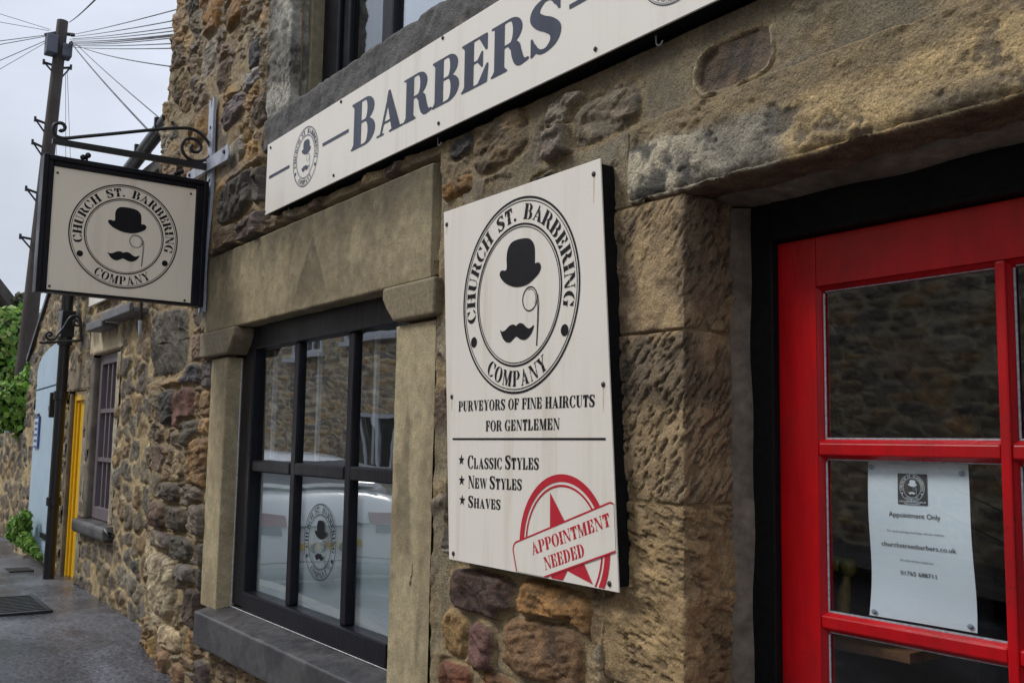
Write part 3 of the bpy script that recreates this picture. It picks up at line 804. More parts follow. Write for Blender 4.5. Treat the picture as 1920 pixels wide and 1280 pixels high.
def block(name, pts, v0, v1, plane, look, mat, parent=shop, r=.012, step=.005, seed=0, rough=.006, capin=.05, label=None, edge=.006):
    Q, Nq, s = arc_profile(pts, r, step)
    vs = np.linspace(v0, v1, max(6, int((v1 - v0) / step)))
    S, V = np.meshgrid(s, vs, indexing='ij')
    A = np.repeat(Q[:, None, :], len(vs), 1); B = np.repeat(Nq[:, None, :], len(vs), 1); Zr = np.zeros_like(S)
    if plane == 'xy': P = np.stack([A[..., 0], A[..., 1], V], -1); N = np.stack([B[..., 0], B[..., 1], Zr], -1)
    else: P = np.stack([V, A[..., 0], A[..., 1]], -1); N = np.stack([Zr, B[..., 0], B[..., 1]], -1)
    d, c = look(S, V, P, seed)
    # worn, slightly broken arrises along the two ends, then closed towards the wall
    e = np.minimum(V - v0, v1 - V)
    d = d - edge * np.exp(-np.maximum(e, 0) / .008) * (.5 + fbm(S, V, 25, 3, seed + 70))
    d[:, 0] -= capin; d[:, -1] -= capin; d[0, :] -= capin
    o = sheet(name, P, N, d, c, mat, parent)
    if label: o["label"] = label
    return o
def look_sand(c0, c1, amp=.004, dark=.4, stain=None, tool=0.0, angle=.7, chip=.0, streak=None, soot=0.0):
    c0, c1 = lin(*c0), lin(*c1)
    def f(S, V, P, seed):
        a, b = S + seed * 3.1, V + seed * 1.7
        n = fbm(a * (.55 if streak == 'a' else 1), b * (.55 if streak == 'b' else 1), 7 if streak is None else 6, 5, seed + 1); m = fbm(a, b, 30, 4, seed + 2)
        d = amp * ((fbm(a, b, 12, 4, seed + 3) - .5) * 2 + (m - .5)) - chip * sstep(.62, .78, fbm(a, b, 18, 3, seed + 8)) * .02
        c = c0 * (.78 + .44 * m)[..., None]; t = sstep(.40, .64, n)[..., None]
        c = c * (1 - t) + c1 * (.78 + .44 * m)[..., None] * t
        if tool:
            u = a * math.cos(angle) + b * math.sin(angle); w = -a * math.sin(angle) + b * math.cos(angle)
            g = fbm(u * 34, w * 110, 1, 4, seed + 5, .6); pit = sstep(.50, .66, g) * sstep(.36, .60, fbm(a, b, 7, 3, seed + 6)); d = d + amp * .8 * (ridge(a, b * 1.6, 9, 4, seed + 9) - .62)
            d = d - tool * pit; c = c * (1 - dark * pit)[..., None]
        if soot:
            k = sstep(.46, .70, fbm(a, b, 5.5, 6, seed + 10, .62))[..., None]; c = c * (1 - soot * k) + lin(74, 66, 56) * soot * k
        if stain is not None: c = stain(P, c, a, b)
        return d, c
    return f
TAN, TAN2 = (150, 128, 96), (112, 96, 74)
q_tool = look_sand(TAN, TAN2, .006, .6, None, .006, .85, soot=.34)
q_fine = look_sand((160, 136, 100), (120, 102, 78), .007, .55, None, .004, .85, soot=.28)
q_pits = look_sand((162, 136, 96), (130, 108, 78), .009, .6, None, .006, -.25, soot=.30)
def quoin(x0, z0, z1, look, seed):
    block("quoin", [(x0, -.008), (-1.474, -.012), (-1.474, .15)], z0, z1, 'xy', look, MT['dressed'], shop, .007, .0030, seed, edge=.0035, capin=.010)
quoin(-1.74, 1.702, 1.998, q_fine, 11)
quoin(-1.72, 1.3295, 1.701, q_tool, 12)
quoin(-1.775, .928, 1.3285, q_pits, 13)
quoin(-1.70, .50, .927, q_tool, 14)
quoin(-1.76, -.25, .499, q_pits, 15)
MB().box(-1.70, -1.481, -.003, .148, -.2, 1.999).build("joint_mortar", m_paint("joint mortar", lin(122, 104, 74), .9, .3, .5, 60), shop)
block("reveal", [(-.316, .15), (-.316, -.012), (-.02, -.008)], -.3, 1.997, 'xy', q_tool, MT['dressed'], shop, .010, .012, 16)

def lintel_look(S, V, P, seed):
    x = V; s = S
    n = fbm(x, s, 6, 5, seed); m = fbm(x, s, 24, 5, seed + 1); f = fbm(x, s, 90, 3, seed + 2)
    gold = lin(172, 148, 106); grey = lin(138, 131, 115); dark = lin(70, 68, 64); pale = lin(188, 176, 150)
    w = sstep(-1.24, -1.12, x + .20 * (n - .5))[..., None]
    c = grey * (1 - w) + gold * w
    c = c * (.72 + .56 * m)[..., None]
    spots = sstep(.52, .66, fbm(x, s * 1.3, 15, 5, seed + 3, .6))[..., None] * (.78 - .1 * w)
    c = c * (1 - spots) + dark * (.8 + .5 * f)[..., None] * spots
    lich = (sstep(.50, .60, m) * sstep(-1.38, -1.5, x + .1 * (n - .5)))[..., None]      # black and white lichen crust at the left end
    blk = (sstep(.48, .40, m) * sstep(-1.38, -1.5, x + .1 * (n - .5)))[..., None]
    c = c * (1 - lich * .8) + pale * lich * .8
    c = c * (1 - blk * .7) + lin(52, 50, 48) * blk * .7
    soot = sstep(.55, .72, fbm(x * .8, s, 4.5, 5, seed + 9, .6))[..., None]
    c = c * (1 - .65 * soot) + lin(72, 67, 60) * .65 * soot
    mort = sstep(.03, .0, s - .02 - .05 * fbm(x, x * 0, 5, 3, seed + 7))[..., None]       # ragged mortar along the top
    c = c * (1 - mort) + MORT * .85 * mort
    d = .014 * (n - .5) + .008 * (m - .5) - .007 * spots[..., 0] * 1.0 + .004 * (ridge(x, s, 40, 3, seed + 4) - .6)
    lowedge = np.exp(-((s - .185) / .012) ** 2)
    d = d - lowedge * .022 * fbm(x, x * 0 + 4, 22, 4, seed + 5)
    soff = sstep(.19, .20, s)[..., None]
    c = c * (1 - soff) + lin(104, 88, 66) * (.6 + .8 * m)[..., None] * soff
    return d, c
block("door_lintel", [(-.016, 2.19), (-.020, 2.0), (.10, 2.002)], -1.655, -.05, 'yz', lintel_look, MT['gritty'], shop, .010, .0036, 21, edge=.012)
# a second lintel course behind, rendered, and the rendered check beside the frame
def wobble_prism(name, prof, v0, v1, axis):
    m = MB(); vs = np.linspace(v0, v1, 40); n = len(prof); V = []
    for k, v in enumerate(vs):
        for j, (a, b) in enumerate(prof):
            w = .003 * (math.sin(v * 9 + j) + math.sin(v * 23 + 2 * j)) * (1 if j in (1, 2) else 0)
            V.append((a + w, b, v) if axis == 'z' else (v, a, b + w))
    F = [(i * n + j, i * n + (j + 1) % n, (i + 1) * n + (j + 1) % n, (i + 1) * n + j) for i in range(len(vs) - 1) for j in range(n)]
    return m.add(V, F, True).build(name, MT['plaster'], shop)
wobble_prism("reveal_render", [(-1.60, .138), (-1.474, .138), (-1.447, .169), (-1.447, .24), (-1.60, .24)], -.2, 1.984, 'z')
wobble_prism("reveal_render", [(.098, 2.10), (.098, 2.0), (.169, 1.983), (.24, 1.983), (.24, 2.10)], -1.60, -.25, 'x')

# ---- window surround
def lint_stain(P, c, a, b):
    x, z = P[..., 0], P[..., 2]
    top = sstep(2.10, 2.33, z + .20 * (fbm(x * 1.0, z * .35, 11, 4, 300) - .5))[..., None]   # run-off from the name board
    c = c * (1 - .55 * top)
    p0 = at(588, 443, -.01); pl = at(552, 560, -.01); pr = at(612, 548, -.01)
    k = np.clip((p0[2] - z) / (p0[2] - pl[2]), 0, 1.3); half = .5 * (pr[0] - pl[0]) * k ** .9
    xm = p0[0] + ((pl[0] + pr[0]) / 2 - p0[0]) * k
    tri = ((np.abs(x - xm) < half) & (z < p0[2]))[..., None] * sstep(1.93, 2.06, z)[..., None]
    c = c * (1 - .38 * tri)
    lft = sstep(-4.2, -4.75, x)[..., None]; c = c * (1 - .25 * lft)
    return c
sandy = look_sand((150, 132, 102), (132, 116, 88), .0012, .3, None)
sandl = look_sand((148, 135, 106), (130, 117, 92), .0034, .3, lint_stain, streak='a')
def jamb_stain(P, c, a, b):
    x, z = P[..., 0], P[..., 2]
    t = sstep(.55, .72, fbm(x * 1.0 + 3, z * .25, 9, 4, 310))[..., None] * sstep(-3.0, -2.6, x)[..., None]
    q = at(771, 1056, -.01); q2 = at(772, 1098, -.01)
    cr = (np.abs(x - q[0] - .006 * np.sin(z * 60)) < .0045) & (z < q[2]) & (z > q2[2])
    c = np.where(cr[..., None], c * .15, c)
    return c * (1 - .42 * t)
sandj = look_sand((166, 152, 121), (148, 134, 106), .0012, .3, jamb_stain, streak='b')
block("window_lintel", [(-.012, 2.31), (-.014, 1.945), (.10, 1.947)], -4.66, -2.53, 'yz', sandl, MT['smooth_stone'], shop, .006, .006, 31, edge=.006)
block("window_jamb", [(-4.515, -.008), (-4.303, -.010), (-4.285, .10)], .70, 1.822, 'xy', sandj, MT['smooth_stone'], shop, .004, .006, 32, edge=.002)
block("window_jamb", [(-2.755, .10), (-2.742, -.010), (-2.50, -.008)], .28, 1.822, 'xy', sandj, MT['smooth_stone'], shop, .004, .006, 33, edge=.002)
def corbel(x0, x1, face):
    """rounded stone bracket between jamb and lintel: its end towards the opening is cut to a cyma"""
    m = MB()
    if face > 0: prof = [(x0, 1.943), (x1, 1.943), (x1, 1.90), (x1 - .03, 1.865), (x1 - .075, 1.828), (x0, 1.828)]
    else: prof = [(x0, 1.943), (x0, 1.905), (x0 + .03, 1.868), (x0 + .075, 1.828), (x1, 1.828), (x1, 1.943)]
    m.prism(prof, lambda u, v: (u, -.035, v), lambda u, v: (u, .10, v))
    return m.build("corbel", MT['corbel'], shop, .010, 3)
MT['corbel'] = m_paint("dark corbel stone", lin(124, 112, 88), .7, .3, .4, 60)
corbel(-4.62, -4.17, 1); corbel(-2.80, -2.475, -1)

slate_look = look_sand((76, 74, 74), (58, 57, 59), .002, .3)
block("window_sill", [(.11, .735), (-.075, .700), (-.075, .560), (-.01, .555)], float(at(362, 1145, -.075)[0]), -2.45, 'yz', slate_look, MT['slate'], shop, .010, .006, 41, edge=.006, capin=.08)

# ---- the six pane window
WIN = MB()
gy = .088
for (x0, x1) in ((-4.290, -4.150), (-2.86, -2.735)): WIN.box(x0, x1, .058, .125, .735, 1.95)
WIN.box(-4.150, -2.86, .058, .125, 1.845, 1.95)
WIN.box(-4.150, -2.86, .050, .125, .728, .805)
win = WIN.build("window", MT['black'], shop, .006, 2)
GX2 = [-4.150, -3.712, -3.222, -2.86]
bars = MB()
for x in GX2[1:3]:
    bars.box(x - .025, x + .025, .070, .105, .805, 1.845)
for a, b in ((-4.150, -3.737), (-3.687, -3.247), (-3.197, -2.86)): bars.box(a, b, .067, .104, 1.312, 1.362)
bars.build("glazing_bar", MT['black'], win, .007, 3)
cells = [(-4.150, -3.737), (-3.687, -3.247), (-3.197, -2.86)]
k = 0
for a, b in cells:
    for z0, z1 in ((.805, 1.312), (1.362, 1.845)):
        k += 1
        m = MB(); n = 7; tilt = .0011 * ((k * 37) % 5 - 2)
        V = []; F = []
        for i in range(n):
            for j in range(n):
                u, v = i / (n - 1), j / (n - 1)
                V.append((a - .004 + (b - a + .008) * u, gy + tilt * (u - .5) + .0009 * math.sin(3 * u + k) * math.sin(2.6 * v + k), z0 - .004 + (z1 - z0 + .008) * v))
        F = [(i * n + j, (i + 1) * n + j, (i + 1) * n + j + 1, i * n + j + 1) for i in range(n - 1) for j in range(n - 1)]
        m.add(V, F, True).build("pane", MT['glass'], win)
# white line of filler along frame edge
fil = MB().tube([(-4.292, .056, .73), (-4.292, .056, 1.80)], .0028, 5).tube([(-4.29, .049, .726), (-2.78, .049, .726)], .0018, 5)
fil.build("filler_line", m_paint("white filler", (.50, .51, .52), .8, .5, .3, 90), win)
# bluish privacy screen just inside the lower panes
MB().box(-4.149, -2.861, .112, .1125, .806, 1.322).build("privacy_screen", m_paint("blue grey screen", (.33, .385, .41), .6, .05, 0, 4), win)
# etched emblem on the middle lower pane
put([[(-3.465 + u * .143, 1.0715 + v * .143) for u, v in p] for p in emblem_polys()], on_wall(gy - .0028), "etched_emblem", m_paint("grey etched film", (.016, .017, .020), .8, .1, 0, 20, None, .1), win)
# pale strips imitating the glazing bars' reflection, standing behind the upper panes
MT['inner'] = m_paint("grey white bar reflection", (.42, .44, .46), .5, .1)
for a, b in cells: MB().box(a + .030, a + .048, .135, .15, 1.37, 1.84).build("bar_reflection_strip", MT['inner'], win)

# ---- upstairs window
u_c = look_sand((168, 164, 152), (112, 108, 100), .014, .4, None, .004, 1.4)
block("upper_jamb", [(-3.975, -.012), (-3.700, -.018), (-3.700, .066)], 2.80, 4.6, 'xy', u_c, MT['gritty'], shop, .012, .007, 51, edge=.012)
MB().box(-3.74, -3.672, .060, .16, 2.79, 4.6).build("upper_jamb_render", m_paint("grey lime render", lin(134, 124, 100), .85, .25, .4, 30), shop, .006)
def usill(S, V, P, seed):
    m = fbm(V, S, 22, 5, seed); n = fbm(V, S, 6, 4, seed + 1)
    c = lin(84, 82, 80) * (.45 + 1.0 * m)[..., None]; t = sstep(.58, .72, n)[..., None] * .5; c = c * (1 - t) + lin(128, 122, 108) * t
    d = .018 * (n - .5) + .012 * (m - .5)
    return d, c
block("upper_sill", [(.16, 2.835), (-.035, 2.80), (-.035, 2.655), (.02, 2.65)], -3.93, -2.10, 'yz', usill, MT['gritty'], shop, .016, .007, 52, edge=.02)
uw = MB()
uw.box(-3.68, -3.53, .115, .19, 2.83, 4.3)
uw.box(-3.53, -3.47, .135, .19, 2.83, 4.3); uw.box(-3.47, -2.3, .135, .19, 2.83, 2.87)
uw = uw.build("upper_window", MT['black'], shop, .008, 2)
xm = at(733, 100, .15)[0]
MB().box(xm - .045, xm + .045, .13, .18, 2.87, 4.3).build("mullion", MT['black'], uw, .01, 2)
MB().box(-3.47, xm - .045, .155, .158, 2.87, 4.3).build("pane", MT['far_glass'], uw)
MB().box(xm + .045, -2.3, .155, .158, 2.87, 4.3).build("pane", MT['sky_glass'], uw)
MB().box(-3.47, -2.3, .24, .26, 2.84, 4.3).build("blind", m_paint("pale blind", (.34, .38, .38), .8, .06), uw)

# ---- rooms, body and roof of the shop
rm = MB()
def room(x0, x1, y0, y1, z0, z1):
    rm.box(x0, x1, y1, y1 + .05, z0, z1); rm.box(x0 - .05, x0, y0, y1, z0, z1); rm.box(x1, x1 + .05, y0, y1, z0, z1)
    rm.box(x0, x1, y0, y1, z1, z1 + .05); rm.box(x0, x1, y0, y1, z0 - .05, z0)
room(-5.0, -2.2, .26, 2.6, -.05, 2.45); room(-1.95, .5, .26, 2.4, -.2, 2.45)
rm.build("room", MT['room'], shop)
bd = MB()
bd.box(-5.0, -4.32, .2, .25, -.3, 2.5); bd.box(-2.72, -1.56, .2, .25, -.3, 2.5); bd.box(-4.32, -2.72, .2, .25, -.3, .72); bd.box(-4.32, -2.72, .2, .25, 1.98, 2.5)
bd.box(-.30, 1.4, .2, .25, -.3, 2.5); bd.box(-1.56, -.30, .24, .26, 2.0, 2.5)
bd.box(-5.40, 1.5, 2.75, 5.0, -.6, 5.5); bd.box(-5.40, 1.5, .30, 2.76, 2.62, 5.5)
bd.box(-5.40, -5.08, .30, 2.76, -.6, 2.63); bd.box(.6, 1.5, .30, 2.76, -.6, 2.63)
bd.build("building_body", m_paint("plain stone body", lin(110, 98, 78), .85, .3, .4, 8), shop)
MB().prism([(-.25, 5.45), (2.6, 7.3), (5.3, 5.45), (5.3, 5.35), (2.6, 7.15), (-.25, 5.33)], lambda u, v: (-5.55, u, v), lambda u, v: (1.6, u, v)).build("roof", m_paint("stone slates", lin(80, 78, 74), .7, .3, .5, 12), shop)

# ---- the red door
fr = MB()
fr.box(-1.470, -1.389, .172, .235, -.2, 1.985); fr.box(-.372, -.30, .165, .235, -.2, 1.985); fr.box(-1.389, -.372, .165, .235, 1.900, 1.985)
frame = fr.build("door_frame", MT['blackmatt'], shop, .004)
rows = [(1.467, 1.785), (1.117, 1.435), (.770, 1.087)]
colsx = [(-1.280, -.905), (-.878, -.500)]
dm = MB(); y0, y1 = .193, .238
dm.box(-1.386, -1.285, y0, y1, .02, 1.897); dm.box(-.495, -.376, y0, y1, .02, 1.897)
dm.box(-1.285, -.495, y0, y1, 1.790, 1.897); dm.box(-1.285, -.495, y0, y1, .02, .765)
door = dm.build("door", MT['red'], shop, .0025)
gb = MB()
def bead(m, x0, x1, z0, z1, w=.011):
    """moulded glazing bead round one pane: a raised quadrant sloping in to the glass"""
    o = [(x0, z0), (x1, z0), (x1, z1), (x0, z1)]; i1 = [(x0 + w, z0 + w), (x1 - w, z0 + w), (x1 - w, z1 - w), (x0 + w, z1 - w)]
    lay = [(0, y0 + .001), (.25, y0 + .005), (.6, y0 + .011), (1.0, y0 + .020)]
    V = []
    for t, y in lay: V += [(o[k][0] + (i1[k][0] - o[k][0]) * t, y, o[k][1] + (i1[k][1] - o[k][1]) * t) for k in range(4)]
    F = [(a * 4 + k, a * 4 + (k + 1) % 4, a * 4 + 4 + (k + 1) % 4, a * 4 + 4 + k) for a in range(3) for k in range(4)]
    m.add(V, F)
gb.box(-.9015, -.8815, y0 - .0015, y1 - .003, .766, 1.7895)
for z in (1.4375, 1.0895):
    gb.box(-1.2848, -.9018, y0 + .0005, y1 - .003, z, z + .027); gb.box(-.8812, -.4952, y0 + .0005, y1 - .003, z, z + .027)
gb.build("glazing_bar", MT['red'], door, .004, 2)
be = MB()
for r0, r1 in rows:
    for c0, c1 in colsx: bead(be, c0 - .006, c1 + .006, r0 - .004, r1 + .004)
be.build("glazing_bead", MT['red'], door)
pt = MB()
for r0, r1 in rows:
    for c0, c1 in colsx:
        pt.box(c0 + .003, c1 - .003, y0 + .0145, y0 + .017, r0 + .003, r0 + .0075); pt.box(c0 + .003, c0 + .0065, y0 + .0145, y0 + .017, r0 + .008, r1 - .009)
        pt.box(c0 + .008, c1 - .003, y0 + .0145, y0 + .017, r1 - .0066, r1 - .0042)
pt.build("putty_line", m_paint("white putty", (.30, .34, .38), .6, .4, .2, 120), door)
for r0, r1 in rows:
    for c0, c1 in colsx: MB().add([(c0, y0 + .0195, r0), (c1, y0 + .0195, r0), (c1, y0 + .0195, r1), (c0, y0 + .0195, r1)], [(0, 1, 2, 3)]).build("pane", MT['door_glass'], door)
MB().box(-.44, -.425, .15, .193, .95, 1.08).build("handle", MT['steel'], door, .004)
MB().box(-1.5, -.28, -.02, .26, -.35, .015).build("doorstep", m_paint("worn step stone", lin(130, 118, 96), .7, .25, .3, 30), shop, .012)
door.location.x -= .007
# stairs rail seen dimly through the glass
MB().tube([at(1640, 640, .75) * 1.0, at(1900, 900, .75) * 1.0], .024, 8).build("stair_rail", MT['wood'], shop)
MB().box(-1.9, .45, 2.2, 2.36, 1.25, 1.30).build("wall_shelf", MT['wood'], shop)

# ================================================================ signs on the front
def screw_on(name, pts, y, r, parent, mat=None):
    for (x, z) in pts:
        MB().ball((x, y, z), r, 8, (1, .5, 1)).build(name, mat or MT['rust'], parent)
def wl(px, py, y=-.05):
    q = at(px, py, y); return (q[0], q[2])
PY = -.05
# ---- name board
bxl = (wl(504.7, 271.7)[0] + wl(493.8, 404)[0]) / 2
zb = (wl(493.8, 404)[1] + wl(1348, 0)[1]) / 2; zt = (wl(504.7, 271.7)[1] + wl(900, 21.3)[1]) / 2
txl = wl(658, 283)[0]; txr = wl(1057, 45)[0]; bxc = (txl + txr) / 2; bxr = 2 * bxc - bxl
board = thing("name_board", "long white name board with large grey word BARBERS under the upstairs window", "sign", (bxc, 0, zb))
MB().box(bxl, bxr, PY, PY + .006, zb, zt).build("panel", MT['white_sign'], board, .001)
MB().box(bxl + .004, bxr - .004, PY + .007, .03, zb + .003, zt - .003).build("backing_board", MT['blackmatt'], board)
zbase = wl(660, 284)[1]; capB = wl(665, 196)[1] - wl(665, 282)[1]
put(text_polys("BARBERS", txl, txr, zbase, capB, .86, False, .012), on_wall(PY - .0012), "lettering", MT['ink_grey'], board)
ez = 2.523
for cx in (-3.423, 2 * bxc + 3.423): emblem_on_wall(cx, ez, .116, PY - .0012, MT['ink_grey'], board)
def dash(x0, x1, z): return [(x0, z - .006), (x1, z - .006), (x1, z + .006), (x0, z + .006)]
d1 = wl(505, 333); d2 = wl(543, 312); d3 = wl(605, 273); d4 = wl(654, 244)
D = []
for a, b in ((d1, d2), (d3, d4)):
    z = (a[1] + b[1]) / 2; D.append(dash(a[0], b[0], z)); D.append(dash(2 * bxc - b[0], 2 * bxc - a[0], z))
for q in D: put([q], on_wall(PY - .0012), "dash", MT['ink_grey'], board)
screw_on("screw", [wl(*q) for q in ((508, 277), (640, 191), (830.8, 71.5), (497, 397), (626, 329), (823, 231.5), (1117, 92.5))], PY - .002, .006, board)
for (px, py) in ((541, 393), (821, 258), (1230, 60)):
    x, z = wl(px, py, -.02)
    z0 = zb - .001
    pts = [(x, -.02, z0 + .004), (x, -.02, z0 - .008)] + [(x + .011 * (1 - math.cos(t)), -.02, z0 - .008 - .014 * math.sin(t)) for t in np.linspace(.1, 2.7, 10)]
    MB().tube(pts, .0022, 6).build("cup_hook", MT['steel'], board)

# ---- upright information board
pxl = (wl(829, 400)[0] + wl(845, 1047)[0]) / 2; pxr = (wl(1130, 294)[0] + wl(1155, 1111)[0]) / 2
pzt = (wl(829, 400)[1] + wl(1130, 294)[1]) / 2; pzb = (wl(845, 1047)[1] + wl(1155, 1111)[1]) / 2
lean = (wl(829, 400)[0] - wl(845, 1047)[0] + wl(1130, 294)[0] - wl(1155, 1111)[0]) / 2 / (pzt - pzb)
def info(u, v, d=0.0): return (u, PY - d, v)
poster = thing("information_board", "upright white board listing styles with a red appointment stamp beside the door", "sign", ((pxl + pxr) / 2, 0, pzb))
pcx, pcz = (pxl + pxr) / 2, (pzt + pzb) / 2
def sk(z): return lean * (z - pcz)
def slab(x0, x1, z0, z1, ya, yb):
    return MB().hexa([(x0 + sk(z0), ya, z0), (x1 + sk(z0), ya, z0), (x1 + sk(z1), ya, z1), (x0 + sk(z1), ya, z1)],
                     [(x0 + sk(z0), yb, z0), (x1 + sk(z0), yb, z0), (x1 + sk(z1), yb, z1), (x0 + sk(z1), yb, z1)])
slab(pxl, pxr, pzb, pzt, PY, PY + .004).build("panel", MT['white_sign'], poster, .0008)
slab(pxl + .012, pxr - .006, pzb + .010, pzt - .010, PY + .005, .02).build("backing_board", MT['blackmatt'], poster, .002)
emblem_on_wall(-2.0296, 1.833, .2554, PY - .0010, MT['ink'], poster)
def line(s, L, R, top, small=1.0, mat='ink', y=PY - .0010, name="lettering"):
    x0, z0 = wl(*L); x1, z1 = wl(*R); zt_ = wl(*top)[1]
    put(text_polys(s, x0, x1, z0, zt_ - z0, small, False, .05, math.atan2(z1 - z0, x1 - x0)), on_wall(y), name, MT[mat], poster)
line("PURVEYORS OF FINE HAIRCUTS", (860, 771), (1116, 762), (861, 752))
line("FOR GENTLEMEN", (911, 808), (1050, 805), (911, 788.5))
line("CLASSIC STYLES", (877, 878), (1011, 880), (877, 853.5), .82)
line("NEW STYLES", (878, 914.5), (979, 918.5), (878, 891), .82)
line("SHAVES", (878, 950.5), (939, 955), (878, 928.5), .82)
a = wl(849, 822.5); b = wl(1136, 822.5)
put([[(a[0], a[1] - .0026), (b[0], b[1] - .0026), (b[0], b[1] + .0026), (a[0], a[1] + .0026)]], on_wall(PY - .001), "rule", MT['ink'], poster)
def star5(cx, cz, R, rot=0.0, q=.40):
    o = [(cx + R * math.sin(rot + k * 2 * math.pi / 5), cz + R * math.cos(rot + k * 2 * math.pi / 5)) for k in range(5)]
    i = [(cx + R * q * math.sin(rot + (k + .5) * 2 * math.pi / 5), cz + R * q * math.cos(rot + (k + .5) * 2 * math.pi / 5)) for k in range(5)]
    return [[i[k - 1], o[k], i[k]] for k in range(5)] + [i]
for q in ((865.5, 862), (866, 900), (867, 937)): put(star5(*wl(*q), .0155), on_wall(PY - .001), "star", MT['ink'], poster)
# the red stamp, cut off by the panel's right and lower edges
x1_ = wl(975, 1000)[0]; x2_ = wl(1144, 1075)[0]; sr = (x2_ - x1_) / 2; scx = (x1_ + x2_) / 2; scz = wl(1048, 888)[1] - sr
def cut(P): return clip_polys(clip_polys(P, 1, -lean, pxr - .003 - lean * pcz), 0, -1, -(pzb + .003))
st = ring_polys(sr * .895, sr, 96, (scx, scz)) + ring_polys(sr * .825, sr * .855, 96, (scx, scz))
tp = wl(1032, 923); R5 = math.hypot(tp[0] - scx, tp[1] - scz); st += star5(scx, scz, R5 * 1.0, math.atan2(tp[0] - scx, tp[1] - scz), .42)
put(cut(st), on_wall(PY - .0010), "stamp", MT['ink_red'], poster)
A = wl(960, 1017.6); B = wl(1141.7, 941); Cc = wl(1021, 1083)
ang = math.atan2(B[1] - A[1], B[0] - A[0]); ux, uz = math.cos(ang), math.sin(ang)
bh = -((Cc[0] - A[0]) * -uz + (Cc[1] - A[1]) * ux)
bl = math.hypot(B[0] - A[0], B[1] - A[1]) * 1.06
def band(ins, r=.022, n=6):
    o = []
    for cx, cy, a0 in ((bl - r, -r, 0), (r, -r, 90), (r, -bh + r, 180), (bl - r, -bh + r, 270)):
        for k in range(n + 1):
            t = R_(a0 + 90 * k / n); o.append((cx + (r - ins) * math.cos(t), cy + (r - ins) * math.sin(t)))
    return [(A[0] + u * ux - v * uz, A[1] + u * uz + v * ux) for u, v in o]
ob, ib = band(0), band(.0042)
put(cut([ob]), on_wall(PY - .0016), "stamp_band", MT['white_sign'], poster)
put(cut([[ob[k], ob[(k + 1) % len(ob)], ib[(k + 1) % len(ob)], ib[k]] for k in range(len(ob))]), on_wall(PY - .0022), "stamp_outline", MT['ink_red'], poster)
def sline(s, L, R, top):
    x0, z0 = wl(*L); x1, z1 = wl(*R); cap = (wl(*top)[1] - z0) * math.cos(ang) - (wl(*top)[0] - x0) * math.sin(ang)
    put(text_polys(s, x0, x0 + math.hypot(x1 - x0, z1 - z0), z0, abs(cap), 1.0, True, .04, math.atan2(z1 - z0, x1 - x0)), on_wall(PY - .0022), "stamp_lettering", MT['ink_red'], poster)
sline("APPOINTMENT", (999.4, 1040), (1147, 984.8), (997, 1017))
sline("NEEDED", (1023.5, 1068), (1099, 1041.7), (1019, 1044.7))
PS = [wl(*q) for q in ((838, 421), (1113.5, 326.5), (847.5, 743.5), (1131.5, 720.5), (850.5, 1037), (1143, 1093.5))]
screw_on("screw", PS, PY - .001, .0065, poster)
for (x, z), L in zip(PS, (.03, .07, .04, .06, .02, .01)): put([[(x - .002, z - .006), (x + .002, z - .006), (x + .0012, z - L), (x - .0008, z - L)]], on_wall(PY - .0006), "rust_run", MT['stain'], poster)

# ---- hanging sign and its wrought bracket, square to the wall at the plane x = HX
HX = -4.633
hang = thing("hanging_sign", "square cream hanging sign with round emblem in a black frame below its iron bracket", "sign", (HX, -.40, 2.08))
yl, yr, zl, zh = -.7165, -.0915, 2.085, 2.6325
MB().box(HX - .022, HX + .026, yl, yr, zl, zh).build("panel", MT['cream_sign'], hang, .001)
fm = MB()
for (a, b, c, d) in ((-.758, yl - .0005, 2.073, 2.676), (yr + .0005, -.040, 2.073, 2.672), (yl, yr, zh + .0005, 2.674), (yl, yr, 2.074, zl - .0005)):
    fm.box(HX - .034, HX + .034, a, b, c, d)
fm.box(HX - .040, HX + .044, -.762, -.740, 2.070, 2.680); fm.box(HX - .040, HX + .044, -.0585, -.036, 2.070, 2.676); fm.box(HX - .040, HX + .044, -.739, -.059, 2.655, 2.678)
fm.build("frame", MT['black'], hang, .004)
def on_sign(u, v): return (HX + .0272, u, v)
put([[(-.405 + u * .239, 2.360 + v * .239) for u, v in p] for p in emblem_polys()], on_sign, "emblem", MT['ink'], hang)
for (px, py) in ((108, 324), (358, 363.5), (92.5, 536), (346, 563)):
    q = atX(px, py, HX + .027); MB().ball((HX + .028, q[1], q[2]), .0055, 8, (.5, 1, 1)).build("screw", MT['rust'], hang)
for (px, py) in ((163, 292), (337, 323)):
    q = atX(px, py, HX); y = q[1]
    MB().tube([(HX, y, 2.672), (HX, y, 2.715)], .006, 8).tube([(HX + .022, y, 2.706), (HX - .022, y, 2.706)], .009, 8).ball((HX + .024, y, 2.706), .013).ball((HX, y - .016, 2.70), .013).build("hanging_eye", MT['iron'], hang)

